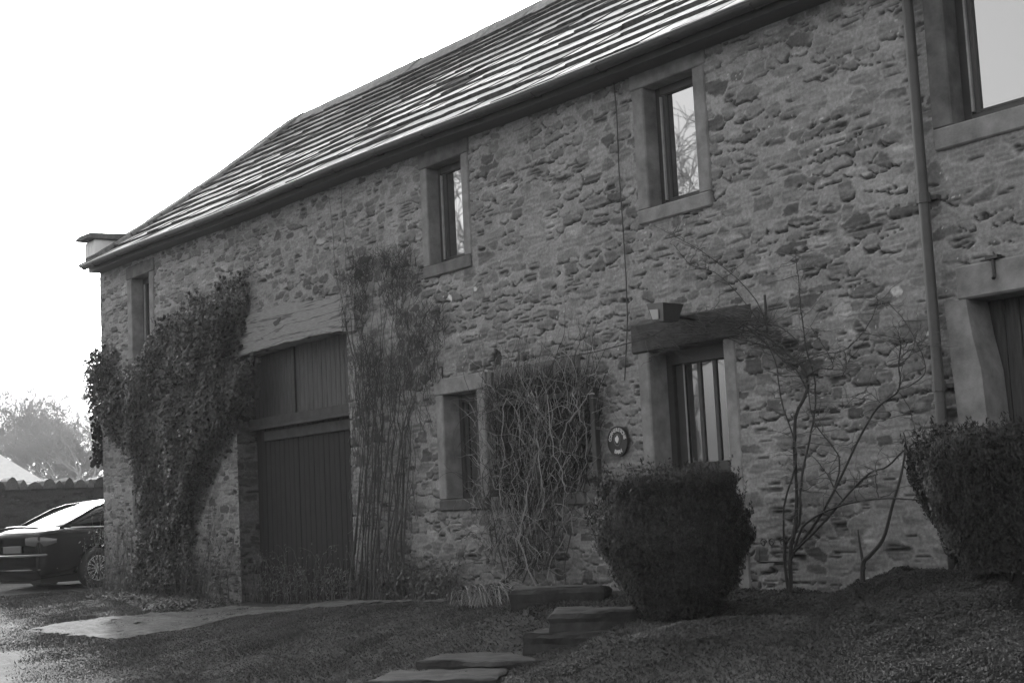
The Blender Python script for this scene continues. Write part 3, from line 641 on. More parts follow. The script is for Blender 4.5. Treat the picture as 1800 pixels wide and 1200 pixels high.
q.add([(*c1, .934), (*c2, .934), (*(c2 + nv * .24), .934), (*(c1 + nv * .24), .934)], [(0, 1, 2, 3)]); q.build('soil', mat('dark_soil', .03, .95, (20, .6, 1.4)), tr_)

# ---------------------------------------------------------------- foliage helpers
LS = {'ivy': np.array([(0, 0), (.28, .10), (.62, .05), (.42, .42), (.5, .72), (0, 1.05), (-.5, .72), (-.42, .42), (-.62, .05), (-.28, .10)]),
      'blade': np.array([(-.14, 0), (.14, 0), (.16, .5), (0, 1), (-.16, .5)]),
      'oval': np.array([(0, 0), (.3, .3), (.28, .7), (0, 1), (-.28, .7), (-.3, .3)])}
def leaves(pos, nrm, size, tone, shape='ivy', droop=.5, seed=1, fold=.25):
    """pos (n,3), nrm (n,3) facing, size (n,), tone (n,) -> V,F,tone arrays of folded leaves"""
    R_ = np.random.RandomState(seed); n = len(pos); nrm = nrm + R_.normal(0, .45, (n, 3)); nrm /= np.linalg.norm(nrm, axis=1)[:, None]
    dn = np.array([0, 0, -1.]) * droop + R_.normal(0, .6, (n, 3)); tv = dn - nrm * (dn * nrm).sum(1)[:, None]; tv /= np.linalg.norm(tv, axis=1)[:, None] + 1e-9
    sv = np.cross(tv, nrm); S = LS[shape]; k = len(S)
    V = pos[:, None] + size[:, None, None] * (S[None, :, 0, None] * sv[:, None] + S[None, :, 1, None] * tv[:, None] + (np.abs(S[:, 0]) * fold)[None, :, None] * nrm[:, None])
    return V.reshape(-1, 3), np.arange(n * k).reshape(n, k), np.repeat(tone, k)
def leafobj(name, parts, material, parent=None):
    V = []; Fq = []; T_ = []; o_ = 0
    for v, f, t in parts: V.append(v); Fq.append(f + o_); T_.append(t); o_ += len(v)
    return link(name, npmesh(name, np.concatenate(V), np.concatenate(Fq), np.concatenate(T_)), material, parent)
def scatter(poly, n, seed, y=0.0):
    """random points of the front plane inside a region given by its corners"""
    P_ = np.array([F(*p, y=y) for p in poly])[:, [0, 2]]; R_ = np.random.RandomState(seed); out = []
    lo, hi = P_.min(0), P_.max(0); got = 0
    while got < n:
        q_ = R_.uniform(lo, hi, (n * 2, 2)); q_ = q_[inpoly(q_[:, 0], q_[:, 1], P_)]; out.append(q_); got += len(q_)
    return np.concatenate(out)[:n], P_
def edge_dist(q_, P_):
    d = np.full(len(q_), 9.)
    for i in range(len(P_)):
        a_, b_ = P_[i], P_[(i + 1) % len(P_)]; v = b_ - a_; t = np.clip(((q_ - a_) @ v) / (v @ v), 0, 1); d = np.minimum(d, np.linalg.norm(q_ - a_ - t[:, None] * v, axis=1))
    return d
def strand(p0, p1, n=10, wob=.05, r0=.006, r1=.003, seed=None, sag=0):
    R_ = np.random.RandomState(seed if seed is not None else rnd.randint(0, 10 ** 6)); t = np.linspace(0, 1, n)[:, None]
    P_ = np.array(p0) * (1 - t) + np.array(p1) * t; wv = np.cumsum(R_.normal(0, 1, (n, 3)), axis=0); wv -= t * wv[-1]; P_ = P_ + wv * wob * np.array([1, .5, .5]); P_[:, 2] -= sag * 4 * (t * (1 - t))[:, 0]
    return P_, np.linspace(r0, r1, n)

# ---------------------------------------------------------------- ivy on the left corner
IVY = [(171, 618), (184, 606), (202, 618), (216, 648), (234, 640), (262, 628), (268, 600), (284, 568), (308, 546), (334, 538), (352, 520), (386, 510), (402, 498), (418, 506), (432, 490), (443, 486), (440, 530), (434, 585), (424, 624), (462, 634), (458, 700), (440, 735), (416, 765), (402, 790), (396, 800), (374, 852), (356, 900), (344, 950), (346, 1046), (300, 1052), (258, 1046), (252, 1000), (262, 930), (254, 850), (248, 800), (222, 790), (202, 772), (188, 752), (173, 700)]
iv = empty('ivy', tuple(F(300, 1046)), 'dense dark ivy climbing the left corner of the barn', 'ivy')
n_ = 68000; q_, P_ = scatter(IVY, n_, 31); ed = edge_dist(q_, P_)
keep = (NR.rand(n_) < np.clip(.10 + ed * 3.2, 0, 1)) & ((fbm(q_[:, 0] * 5, q_[:, 1] * 5, 81) > .22) | (ed > .15)); q_ = q_[keep]; ed = ed[keep]
bul = np.clip(ed * 1.2, .02, .26) * (.5 + 1.0 * fbm(q_[:, 0] * 2.2, q_[:, 1] * 2.2, 80)) + .02
yy = -bul * NR.rand(len(q_)) ** .45 - .012
def at_root(o_, root): o_.location = -root.location; return o_
ivt = .033 * (.6 + .8 * NR.rand(len(q_))); ivt = np.where(NR.rand(len(q_)) > .992, .25, ivt)  # a few pale leaves: highlights put into the leaf tone
parts = [leaves(np.c_[q_[:, 0], yy, q_[:, 1]], np.tile([0.05, -1., .35], (len(q_), 1)), NR.uniform(.014, .046, len(q_)), ivt, 'ivy', 1.0, 32)]
# leaves that spill round the corner
k_ = 900; zc = NR.uniform(2.6, 4.45, k_); parts.append(leaves(np.c_[-.02 - np.abs(NR.normal(0, .05, k_)) * (1 + fbm(zc * 3, zc, 83)), NR.uniform(-.12, .25, k_), zc], np.tile([-1., -.4, .3], (k_, 1)), NR.uniform(.04, .08, k_), .03 * (.5 + NR.rand(k_)), 'ivy', 1.0, 33))
# leaf sprays poking past the outline
for i in range(90):
    j = rnd.randrange(len(P_)); e_ = P_[j] + (P_[(j + 1) % len(P_)] - P_[j]) * rnd.random(); m_n = rnd.randint(5, 14); dirv = np.array([rnd.uniform(-1, 1), rnd.uniform(-.2, 1)]) * rnd.uniform(.05, .22)
    tt = np.linspace(0, 1, m_n)[:, None]; pp_ = e_ + dirv * tt + NR.normal(0, .015, (m_n, 2)); parts.append(leaves(np.c_[pp_[:, 0], NR.uniform(-.08, -.02, m_n), pp_[:, 1]], np.tile([0., -1., .3], (m_n, 1)), NR.uniform(.03, .055, m_n), .03 * (.6 + NR.rand(m_n)), 'ivy', 1.0, 100 + i))
at_root(leafobj('foliage', parts, LEAF, iv), iv)
q = MB()
for i in range(10):
    b0 = F(rnd.uniform(275, 335), 1046); t0 = q_[rnd.randrange(len(q_))]; P2, R2 = strand((b0[0], -.03, b0[2] - .05), (t0[0], -.04, t0[1]), 14, .05, .018, .004, 300 + i); q.tube(P2, R2, 5)
at_root(q.build('stem', BARK, iv), iv)

# scrubby thin ivy and dead stems at the foot of the corner
sc_ = empty('corner_scrub', tuple(F(225, 1040)), 'thin scrubby stems and sparse leaves at the foot of the left corner', 'shrub')
q = MB(); lp = []; lt = []
for i in range(150):
    b0 = F(rnd.uniform(185, 420), rnd.uniform(1030, 1052)); hgt = rnd.uniform(.25, 1.3); P2, R2 = strand((b0[0], -rnd.uniform(.02, .35), b0[2] - .08), (b0[0] + rnd.uniform(-.4, .4), -rnd.uniform(.02, .3), b0[2] + hgt), 9, .05, .006, .002, 500 + i); q.tube(P2, R2, 4, .05 + .05 * rnd.random())
    for j in range(rnd.randint(6, 22)): lp.append(P2[rnd.randrange(2, 9)] + NR.normal(0, .05, 3)); lt.append(.035 + .04 * rnd.random())
at_root(q.build('stem', TWIG, sc_), sc_)
lp = np.array(lp); lp[:, 1] = np.minimum(lp[:, 1], -.02)
at_root(leafobj('foliage', [leaves(lp, np.tile([0., -1., .5], (len(lp), 1)), NR.uniform(.025, .055, len(lp)), np.array(lt), 'oval', .5, 41)], LEAF, sc_), sc_)

# ---------------------------------------------------------------- bare creeper between gate and window
CR = [(598, 560), (600, 470), (608, 438), (650, 452), (668, 436), (722, 434), (736, 470), (736, 520), (760, 528), (788, 540), (786, 590), (770, 650), (740, 700), (700, 720), (650, 720), (618, 690), (606, 600)]
cr = empty('bare_creeper', tuple(F(675, 1050)), 'leafless creeper with thin upright stems right of the gate', 'climber')
q = MB(); tops = []
base = [F(x_, 1048) for x_ in (640, 652, 664, 676, 690, 700, 712, 726)]
way = [(600, 330), (578, 345), (602, 440), (612, 480), (622, 450), (634, 520), (645, 450), (655, 470), (668, 436), (680, 450), (694, 440), (708, 436), (722, 434), (735, 500), (745, 520), (760, 530), (774, 540), (786, 548), (782, 590), (640, 600), (660, 560), (690, 560), (710, 580), (730, 600)]
for i, wp in enumerate(way[:17] + way[19:]):
    for rep in range(1):
        tp = F(wp[0] + rnd.uniform(-8, 8) * (i > 1), wp[1], -.04); b0 = base[min(7, max(0, int((wp[0] - 600) / 24 + rnd.uniform(-1.5, 1.5))))]
        mid = F(wp[0] * .55 + (682 + rnd.uniform(-50, 50)) * .45, 760, -.05)
        P1, R1 = strand((b0[0] + rnd.uniform(-.15, .15), -.10, b0[2] - .08), mid, 9, .02, rnd.uniform(.009, .014), .006, 700 + i * 3 + rep); P3, R3 = strand(mid, tp, 12, .045, .006, .002, 900 + i * 3 + rep)
        q.tube(np.r_[P1, P3[1:]], np.r_[R1, R3[1:]], 5, .045 + .02 * rnd.random()); tops.append(P3)
at_root(q.build('stem', TWIG, cr), cr)
q = MB(); pts, P_ = scatter(CR, 1900, 51, -.03); ed = edge_dist(pts, P_)
for i, (x_, z_) in enumerate(pts):
    if fbm(np.array([x_ * 3]), np.array([z_ * 2]), 88, 3)[0] < .44: continue
    L_ = rnd.uniform(.05, .22); P2, R2 = strand((x_, -.03 - rnd.random() * .06, z_ - L_ / 2), (x_ + rnd.gauss(0, .08), -.03 - rnd.random() * .06, z_ + L_ / 2), 6, .02, .0036, .0014, 2000 + i); q.tube(P2, R2, 3, .035 + .03 * rnd.random(), False)
pts, P_ = scatter([(606, 600), (785, 590), (740, 800), (735, 1040), (620, 1040), (625, 800)], 420, 52, -.03)
for i, (x_, z_) in enumerate(pts):
    L_ = rnd.uniform(.15, .6); P2, R2 = strand((x_, -.03 - rnd.random() * .1, z_ - L_ / 2), (x_ + rnd.gauss(0, .08), -.03 - rnd.random() * .1, z_ + L_ / 2), 6, .025, .004, .0015, 4000 + i); q.tube(P2, R2, 3, .04 + .05 * rnd.random(), False)
at_root(q.build('twigs', TWIG, cr), cr)

# ---------------------------------------------------------------- tangled dry climber over the low window
tg = empty('dry_climber', tuple(F(930, 1030)), 'tangled mass of pale dry climber stems over the low window', 'climber')
TG = [(842, 760), (846, 700), (862, 672), (900, 664), (960, 655), (1040, 650), (1056, 690), (1048, 720), (1022, 770), (1008, 860), (990, 940), (968, 1000), (930, 1028), (890, 1024), (862, 990), (846, 930), (834, 880), (836, 830)]
q = MB(); pts, P_ = scatter(TG, 900, 61, -.12)
for i, (x_, z_) in enumerate(pts):
    a0 = rnd.gauss(math.pi / 2, .75); n2 = 9; st_ = rnd.uniform(.03, .085); p_ = [np.array([x_, -.06 - rnd.random() * .16, z_])]; cv = rnd.gauss(0, .22)
    for j in range(n2): a0 += cv + rnd.gauss(0, .22); cv *= .9; p_.append(p_[-1] + np.array([math.cos(a0) * st_, rnd.gauss(0, .012), math.sin(a0) * st_]))
    p_ = np.array(p_); p_[:, 1] = np.clip(p_[:, 1], -.24, -.03); dk = rnd.random()
    q.tube(p_, np.linspace(.0036, .0012, n2 + 1) * rnd.uniform(.6, 1.4), 4, (.13 + .13 * rnd.random()) if dk > .55 else .035 + .06 * dk, False)
for i in range(26):      # long main strands, some pale
    t0 = F(rnd.uniform(860, 1045), rnd.uniform(660, 700), -.18); b0 = F(rnd.uniform(870, 975), rnd.uniform(985, 1028), -.15); P2, R2 = strand(b0, t0, 16, .06, rnd.uniform(.005, .009), .003, 8000 + i); q.tube(P2, R2, 5, rnd.choice((.2, .14, .06, .05)))
for l_ in (((1000, 690), (1012, 730), (1020, 770), (1015, 820), (1000, 850), (985, 870)), ((960, 690), (970, 740), (985, 790), (1000, 830), (1012, 850)), ((1048, 690), (1020, 720), (1000, 760), (990, 800), (960, 840)), ((940, 770), (955, 820), (965, 870), (950, 910), (930, 925)), ((880, 850), (886, 900), (890, 960), (892, 1020)), ((890, 700), (880, 760), (884, 810), (876, 850))):
    P2 = np.array([F(*p, y=-.24) for p in l_]); tt = np.linspace(0, len(P2) - 1, 24); P2 = np.c_[[np.interp(tt, range(len(P2)), P2[:, c]) for c in range(3)]].T + np.cumsum(NR.normal(0, .011, (24, 3)), axis=0); q.tube(P2, np.linspace(.0055, .003, 24), 5, .22)
at_root(q.build('stem', TWIG, tg), tg)
q = MB(); pts, P_ = scatter([(872, 676), (1040, 660), (1046, 760), (1035, 830), (1000, 840), (960, 880), (880, 870), (866, 800)], 700, 62, -.05)
for i, (x_, z_) in enumerate(pts):
    L_ = rnd.uniform(.1, .4); P2, R2 = strand((x_, -.03 - rnd.random() * .03, z_ - L_ / 2), (x_ + rnd.gauss(0, .1), -.03 - rnd.random() * .04, z_ + L_ / 2), 5, .02, .007, .003, 9000 + i); q.tube(P2, R2, 3, .03, False)
at_root(q.build('twigs', TWIG, tg), tg)
q = MB(); a_, b_ = F(1043, 690, -.08), F(1046, 872, -.08); q.box(a_[0] - .03, a_[0] + .03, -.11, -.05, b_[2], a_[2] + .05, .004); a3 = F(868, 662, -.08); q.box(a3[0], a_[0] - .03, -.10, -.06, a_[2] - .0, a_[2] + .04, .004)
tl = tag(q.build('trellis_frame', WOODF), 'dark timber trellis frame half hidden behind the tangled dry climber', 'trellis')
# ---------------------------------------------------------------- climbing rose and its arch over the door
RS = [([(1388, 1046), (1390, 970), (1396, 930), (1397, 880), (1393, 780), (1397, 730), (1412, 700), (1418, 670), (1405, 640), (1380, 620), (1355, 598), (1330, 585), (1290, 578)], .026, .009),
 ([(1386, 1040), (1378, 975), (1382, 950), (1392, 940), (1404, 915), (1406, 860), (1410, 820), (1425, 750), (1430, 700), (1425, 650), (1412, 600), (1405, 540), (1402, 500), (1397, 450)], .018, .004),
 ([(1392, 980), (1410, 930), (1440, 905), (1490, 885), (1550, 876), (1600, 877), (1640, 882)], .016, .006),
 ([(1398, 965), (1440, 910), (1465, 865), (1500, 790), (1540, 720), (1578, 685), (1580, 640), (1583, 600), (1578, 595)], .016, .005),
 ([(1398, 968), (1450, 915), (1490, 868), (1530, 830), (1558, 820), (1590, 790), (1620, 772), (1665, 768)], .014, .006),
 ([(1440, 908), (1465, 860), (1475, 810), (1460, 780), (1430, 740), (1420, 690), (1415, 660)], .010, .005),
 ([(1485, 886), (1465, 855), (1445, 820), (1425, 800)], .008, .004), ([(1545, 876), (1538, 850), (1540, 825)], .006, .004),
 ([(1380, 990), (1378, 900), (1392, 840), (1398, 790), (1370, 700), (1362, 640), (1345, 600)], .012, .005),
 ([(1420, 690), (1400, 650), (1385, 640), (1340, 596), (1300, 565), (1250, 549), (1200, 560), (1150, 590), (1100, 605), (1040, 620), (975, 630)], .010, .006),
 ([(1380, 622), (1330, 603), (1280, 592), (1240, 586), (1190, 604), (1140, 630)], .008, .004), ([(1360, 600), (1310, 566), (1270, 560), (1220, 575)], .008, .004),
 ([(1350, 580), (1330, 530), (1300, 495), (1270, 470), (1230, 440), (1190, 418), (1172, 405)], .007, .003), ([(1340, 575), (1300, 520), (1260, 480), (1215, 465), (1185, 430)], .006, .003),
 ([(1400, 640), (1450, 622), (1485, 615), (1520, 580), (1540, 540), (1543, 520)], .006, .003), ([(1485, 617), (1488, 640), (1480, 662)], .005, .003), ([(1412, 665), (1440, 648), (1465, 646), (1450, 610), (1425, 575)], .008, .004),
 ([(1578, 685), (1605, 675), (1628, 650), (1610, 600), (1585, 560), (1560, 530)], .006, .003), ([(1580, 640), (1600, 620), (1612, 575)], .004, .002), ([(1555, 715), (1520, 688), (1480, 720)], .004, .002),
 ([(1582, 690), (1600, 720), (1610, 760), (1625, 772)], .005, .003), ([(1402, 600), (1370, 575), (1340, 570), (1300, 572)], .006, .003), ([(1225, 800), (1190, 800)], .001, .001)]
ro = empty('climbing_rose', tuple(F(1388, 1046, -.15)), 'bare climbing rose with a forked trunk trained right of the front door', 'climber')
def smoothline(l_, y, n):
    P2 = np.array([F(*p, y=y) for p in l_]); tt = np.linspace(0, len(P2) - 1, n); k0 = np.floor(tt).astype(int).clip(0, len(P2) - 2); u = (tt - k0)[:, None]
    a_ = P2[(k0 - 1).clip(0)]; b_ = P2[k0]; c_ = P2[k0 + 1]; d_ = P2[(k0 + 2).clip(max=len(P2) - 1)]
    return .5 * (2 * b_ + (c_ - a_) * u + (2 * a_ - 5 * b_ + 4 * c_ - d_) * u ** 2 + (3 * b_ - 3 * c_ + d_ - a_) * u ** 3)
q = MB(); allp = []
for l_, r0, r1 in RS[:-1]:
    n2 = len(l_) * 4; P2 = smoothline(l_, -.11, n2); P2[:, 1] += np.cumsum(NR.normal(0, .003, n2)); P2[:, 0] += NR.normal(0, .0025, n2); q.tube(P2, np.linspace(r0, r1, n2) * .72, 6, .042); allp.append(P2[n2 // 3:])
at_root(q.build('stem', TWIG, ro), ro)
q = MB(); cand = np.concatenate(allp)
for i in range(430):
    s0 = cand[rnd.randrange(len(cand))]; a0 = rnd.uniform(0, 2 * math.pi); L_ = rnd.uniform(.1, .42); P2, R2 = strand(s0, s0 + np.array([math.cos(a0) * L_, rnd.uniform(-.06, .06), abs(math.sin(a0)) * L_ * .8 - .08]), 8, .014, .0035, .0012, 12000 + i); P2[:, 1] = np.minimum(P2[:, 1], -.02); q.tube(P2, R2, 4, .05 + .05 * rnd.random(), False)
at_root(q.build('twigs', TWIG, ro), ro)
ro2 = empty('climbing_rose', tuple(F(1517, 1030, -.12)), 'single thin arching rose stem right of the forked rose trunk', 'climber')
q = MB()
for l_, r0, r1 in (([(1517, 1040), (1517, 990), (1530, 975), (1553, 945), (1568, 890), (1585, 830), (1592, 780), (1588, 760)], .02, .004), ([(1519, 1000), (1512, 960), (1508, 930)], .014, .004)):
    n2 = len(l_) * 4; q.tube(smoothline(l_, -.10, n2), np.linspace(r0, r1, n2), 6, .045)
at_root(q.build('stem', TWIG, ro2), ro2)
# twiggy clump of old growth matted over the hood
cl_ = empty('matted_twigs', (13.9, 0, 3.15), 'dark matted twigs lying over the hood above the front door', 'climber')
q = MB(); pts, P_ = scatter([(1150, 596), (1200, 570), (1262, 556), (1322, 540), (1385, 600), (1410, 640), (1395, 660), (1350, 620), (1300, 590), (1262, 600), (1200, 615), (1150, 622)], 110, 66, -.10)
for i, (x_, z_) in enumerate(pts):
    y_ = -.04 - rnd.random() * .16; L_ = rnd.uniform(.1, .4); P2, R2 = strand((x_ - L_ / 2, y_, z_ + L_ * .10), (x_ + L_ / 2, y_ + rnd.gauss(0, .03), z_ - L_ * .12 + rnd.gauss(0, .05)), 6, .02, .005, .002, 15000 + i); q.tube(P2, R2, 3, .035 + .04 * rnd.random(), False)
at_root(q.build('twigs', TWIG, cl_), cl_)

# ---------------------------------------------------------------- clipped evergreen bushes: a core of foliage clothed in small leaves
def bush(name, label, cx, cy, z0, prof, seed, n, asx=1.0, stem=True, tone=.028, size=(.014, .034)):
    """prof: (z, radius) pairs up the plant"""
    root = empty(name, (cx, cy, z0), label, 'shrub'); R_ = np.random.RandomState(seed); pz = np.array([p[0] for p in prof]); pr = np.array([p[1] for p in prof])
    def rad(z, a): return np.interp(z, pz, pr) * (1 + .5 * (fbm(a * 1.6 + 50, z * 2.6, seed, 4) - .5) + .10 * (vn(a * 7, z * 9, seed + 3) - .5))
    na, nz = 60, 40; A_, Z_ = np.meshgrid(np.linspace(0, 2 * math.pi, na), np.linspace(pz[0], pz[-1], nz), indexing='ij'); A_[-1] = A_[0] + 0
    r = rad(Z_, np.minimum(A_, 2 * math.pi - A_)) * .80; r[:, 0] *= .3; r[:, -1] *= .12
    V = np.stack([np.cos(A_) * r * asx, np.sin(A_) * r, Z_ * .97], -1).reshape(-1, 3)
    cu = link('inner_foliage', npmesh('inner_foliage', V, grid_faces(na, nz), np.full(len(V), tone * .9), True), YEW, root)
    a = R_.uniform(0, 2 * math.pi, n); u = R_.rand(n); zz = pz[0] + (pz[-1] - pz[0]) * u
    w_ = R_.rand(n) < np.clip(rad(zz, a) / pr.max() + .15, 0, 1); a, zz = a[w_], zz[w_]
    topm = R_.rand(len(a)) < .22; rr = rad(zz, np.minimum(a, 2 * math.pi - a)) * (.80 + .24 * R_.rand(len(a)) ** .7); zt_ = pz[-1]
    rr = np.where(topm, rad(np.full(len(a), pz[-2]), a) * np.sqrt(R_.rand(len(a))), rr); zz = np.where(topm, zt_ - .03 + R_.normal(0, .035, len(a)) - .06 * (rr / pr.max()) ** 4, zz)
    P_ = np.c_[np.cos(a) * rr * asx, np.sin(a) * rr, zz]; N_ = np.c_[np.cos(a), np.sin(a), np.where(topm, 2.0, .35)]
    tn = tone * (.5 + 1.0 * R_.rand(len(a)))
    ns = 420; sa = R_.uniform(0, 2 * math.pi, ns); su = R_.uniform(.35, 1.0, ns); sz = pz[0] + (pz[-1] - pz[0]) * su; sr = rad(sz, np.minimum(sa, 2 * math.pi - sa)) * np.where(R_.rand(ns) < .4, np.sqrt(R_.rand(ns)), 1.0); sz = np.where(sr < rad(sz, np.minimum(sa, 2 * math.pi - sa)) * .97, pz[-1] - .04 - .12 * (sr / pr.max()) ** 3, sz)
    sl = R_.uniform(.05, .17, ns); kk = 26; tt = R_.rand(ns, kk)
    SP = np.stack([(np.cos(sa) * sr * asx)[:, None] + np.cos(sa)[:, None] * .35 * sl[:, None] * tt, (np.sin(sa) * sr)[:, None] + np.sin(sa)[:, None] * .35 * sl[:, None] * tt, sz[:, None] + sl[:, None] * tt], -1).reshape(-1, 3) + R_.normal(0, .007, (ns * kk, 3))
    P_ = np.concatenate([P_, SP]); N_ = np.concatenate([N_, R_.normal(0, 1, SP.shape)]); tn = np.concatenate([tn, tone * (.6 + 1.1 * R_.rand(len(SP)))]); a = np.zeros(len(P_))
    v, f, t = leaves(P_, N_, R_.uniform(*size, len(a)), tn, 'blade', -1.2, seed)
    link('foliage', npmesh('foliage', v, f, t), YEW, root)
    if stem:
        q = MB()
        for i in range(7):
            a_ = rnd.uniform(0, 6.28); P2, R2 = strand((math.cos(a_) * .06, math.sin(a_) * .06, -.12), (math.cos(a_) * pr[2] * .6, math.sin(a_) * pr[2] * .6, pz[2] + .2), 7, .02, .022, .012, seed * 9 + i); q.tube(P2, R2, 6)
        q.build('stem', BARK, root)
    return root
def bush_at(cpx, base_py, dwall, rows, **k):
    """rows: (py, left px, right px) silhouette; the plant stands dwall metres in front of the wall"""
    p = F(cpx, base_py, -dwall) if dwall else onground(cpx, base_py); dep = (p - CAM) @ (-CM.T @ np.array([0, 0, 1.])) if False else float(np.linalg.norm(p - CAM)); sc_ = dep / FPX * .985
    prof = sorted([((base_py - r[0]) * sc_, (r[2] - r[1]) / 2 * sc_) for r in rows]); return p, prof
p, pf = bush_at(1188, 1085, 0, [(1085, 1130, 1250), (1060, 1112, 1270), (1030, 1090, 1290), (1000, 1078, 1300), (960, 1058, 1316), (920, 1054, 1310), (880, 1056, 1300), (852, 1052, 1298), (840, 1062, 1290)])
bush('clipped_bush', 'dark clipped evergreen bush flaring from a narrow foot by the front door', p[0], p[1], p[2], pf, 71, 85000)
p, pf = bush_at(1765, 1003, .62, [(1003, 1700, 1825), (960, 1676, 1850), (900, 1650, 1880), (850, 1634, 1895), (810, 1632, 1895), (788, 1648, 1885), (776, 1680, 1860)])
bush('clipped_bush', 'dark clipped evergreen bush at the right edge under the side door', p[0], p[1], p[2], pf, 72, 85000)

# ---------------------------------------------------------------- low planting
def mound(name, label, cat, poly, hgt, n, seed, tone, size, kind=None, shape='oval', lay=0, core=True):
    P_ = np.array([onground(*p)[:2] for p in poly]); R_ = np.random.RandomState(seed); lo, hi = P_.min(0), P_.max(0); out = []; g_ = 0
    while g_ < n: c_ = R_.uniform(lo, hi, (n, 2)); c_ = c_[inpoly(c_[:, 0], c_[:, 1], P_)]; out.append(c_); g_ += len(c_)
    c_ = np.concatenate(out)[:n]; ed = edge_dist(c_, P_)
    h = hgt * np.clip(ed * 4, .12, 1) * (.35 + 1.3 * fbm(c_[:, 0] * 2.6, c_[:, 1] * 2.6, seed, 4) ** 1.3); z = ground(c_[:, 0], c_[:, 1])
    pos = np.c_[c_, z + h * (1 - .4 * R_.rand(n) ** 2)]; cen = P_.mean(0); root = empty(name, (cen[0], cen[1], gz(*cen)), label, cat)
    if kind: root['kind'] = kind
    tn = tone * (.45 + 1.1 * R_.rand(n)) * (.7 + .6 * fbm(c_[:, 0] * 4, c_[:, 1] * 4, seed + 1))
    v, f, t = leaves(pos, np.tile([0.1, -.5, 1.], (n, 1)), R_.uniform(*size, n), tn, shape, -.2, seed); o_ = link('foliage', npmesh('foliage', v, f, t), YEW, root); at_root(o_, root)
    return root
mound('ground_cover', 'low dark heathery ground cover filling the bed at lower right', 'ground cover', [(1450, 1010), (1500, 1022), (1640, 1016), (1800, 1008), (1830, 1040), (1900, 1200), (1850, 1260), (1500, 1240), (1455, 1180), (1440, 1110), (1452, 1060)], .15, 200000, 91, .018, (.008, .018), 'stuff')
mound('bed_edging_plants', 'pale low edging plants along the border below the clipped bush', 'ground cover', [(1085, 1128), (1180, 1098), (1250, 1092), (1320, 1086), (1400, 1082), (1440, 1085), (1440, 1112), (1330, 1106), (1260, 1118), (1180, 1130), (1100, 1140)], .06, 20000, 92, .05, (.010, .022), 'stuff')
mound('bed_planting', 'dark low plants between the trough and the rose at the wall foot', 'ground cover', [(1230, 1040), (1380, 1030), (1520, 1030), (1450, 1070), (1440, 1090), (1250, 1098), (1130, 1100), (1110, 1070)], .05, 30000, 93, .026, (.012, .026), 'stuff')
mound('leaf_litter', 'strip of low weeds and fallen leaves at the wall foot under the ivy', 'weeds', [(205, 1040), (280, 1038), (430, 1052), (420, 1066), (330, 1072), (250, 1074), (225, 1060), (150, 1050), (150, 1040)], .07, 7000, 94, .06, (.02, .045), 'stuff')
# rough growth before the creeper and gate: arching dead stems
def rough(name, label, cat, spots, seed, tone, n, hg, ar, leafn=0):
    root = empty(name, tuple(onground(*spots[0])), label, cat); q = MB(); R_ = random.Random(seed); lp = []
    for i in range(n):
        s = R_.choice(spots); b0 = onground(s[0] + R_.uniform(-22, 22), s[1] + R_.uniform(-6, 6)); a0 = R_.uniform(0, 6.28); H_ = R_.uniform(*hg); dx_, dy_ = math.cos(a0) * R_.uniform(*ar), math.sin(a0) * R_.uniform(*ar) * .5
        t = np.linspace(0, 1, 9); P2 = np.c_[b0[0] + dx_ * t ** 1.4, np.minimum(b0[1] + dy_ * t ** 1.4, -.02), b0[2] - .03 + H_ * (1.6 * t - .9 * t ** 2)] + NR.normal(0, .008, (9, 3)); q.tube(P2, np.linspace(.005, .0018, 9) * R_.uniform(.6, 1.4), 4, tone * R_.uniform(.35, 1.5), False)
        for j in range(leafn): lp.append(P2[R_.randrange(2, 9)] + NR.normal(0, .03, 3))
    at_root(q.build('stem', TWIG, root), root)
    if leafn:
        lp = np.array(lp); at_root(leafobj('foliage', [leaves(lp, np.tile([0., -1., .5], (len(lp), 1)), NR.uniform(.02, .05, len(lp)), .04 * (.5 + NR.rand(len(lp))), 'oval', .4, seed)], LEAF, root), root)
    return root
rough('dead_border_growth', 'rough dead border growth at the foot of the bare creeper', 'dead plants', [(600, 1044), (640, 1048), (680, 1050), (720, 1050), (760, 1050), (790, 1048)], 5, .07, 300, (.15, .65), (.05, .5), 5)
rough('bramble', 'thin arching bramble stems in front of the gate', 'bramble', [(560, 1048), (600, 1048), (620, 1046)], 6, .05, 70, (.3, 1.0), (.1, .7), 5)
q = MB(); bs = onground(850, 1062); dwr = empty('dry_grass_clump', tuple(bs), 'clump of pale dry stalks flopping over beside the trough', 'grass clump')
for i in range(230):
    b0 = np.array([bs[0] + rnd.uniform(-.32, .28), bs[1] + rnd.uniform(-.05, .22), bs[2] - .02]); H_ = rnd.uniform(.2, .42); dx_ = rnd.uniform(-.1, .6); t = np.linspace(0, 1, 9)
    P2 = np.c_[b0[0] + dx_ * t ** 1.2, b0[1] - rnd.uniform(0, .35) * t, b0[2] + H_ * (2.0 * t - 1.9 * t ** 2)]; q.tube(P2, np.linspace(.005, .002, 9), 3, rnd.uniform(.05, .22), False)
at_root(q.build('stalks', TWIG, dwr), dwr)
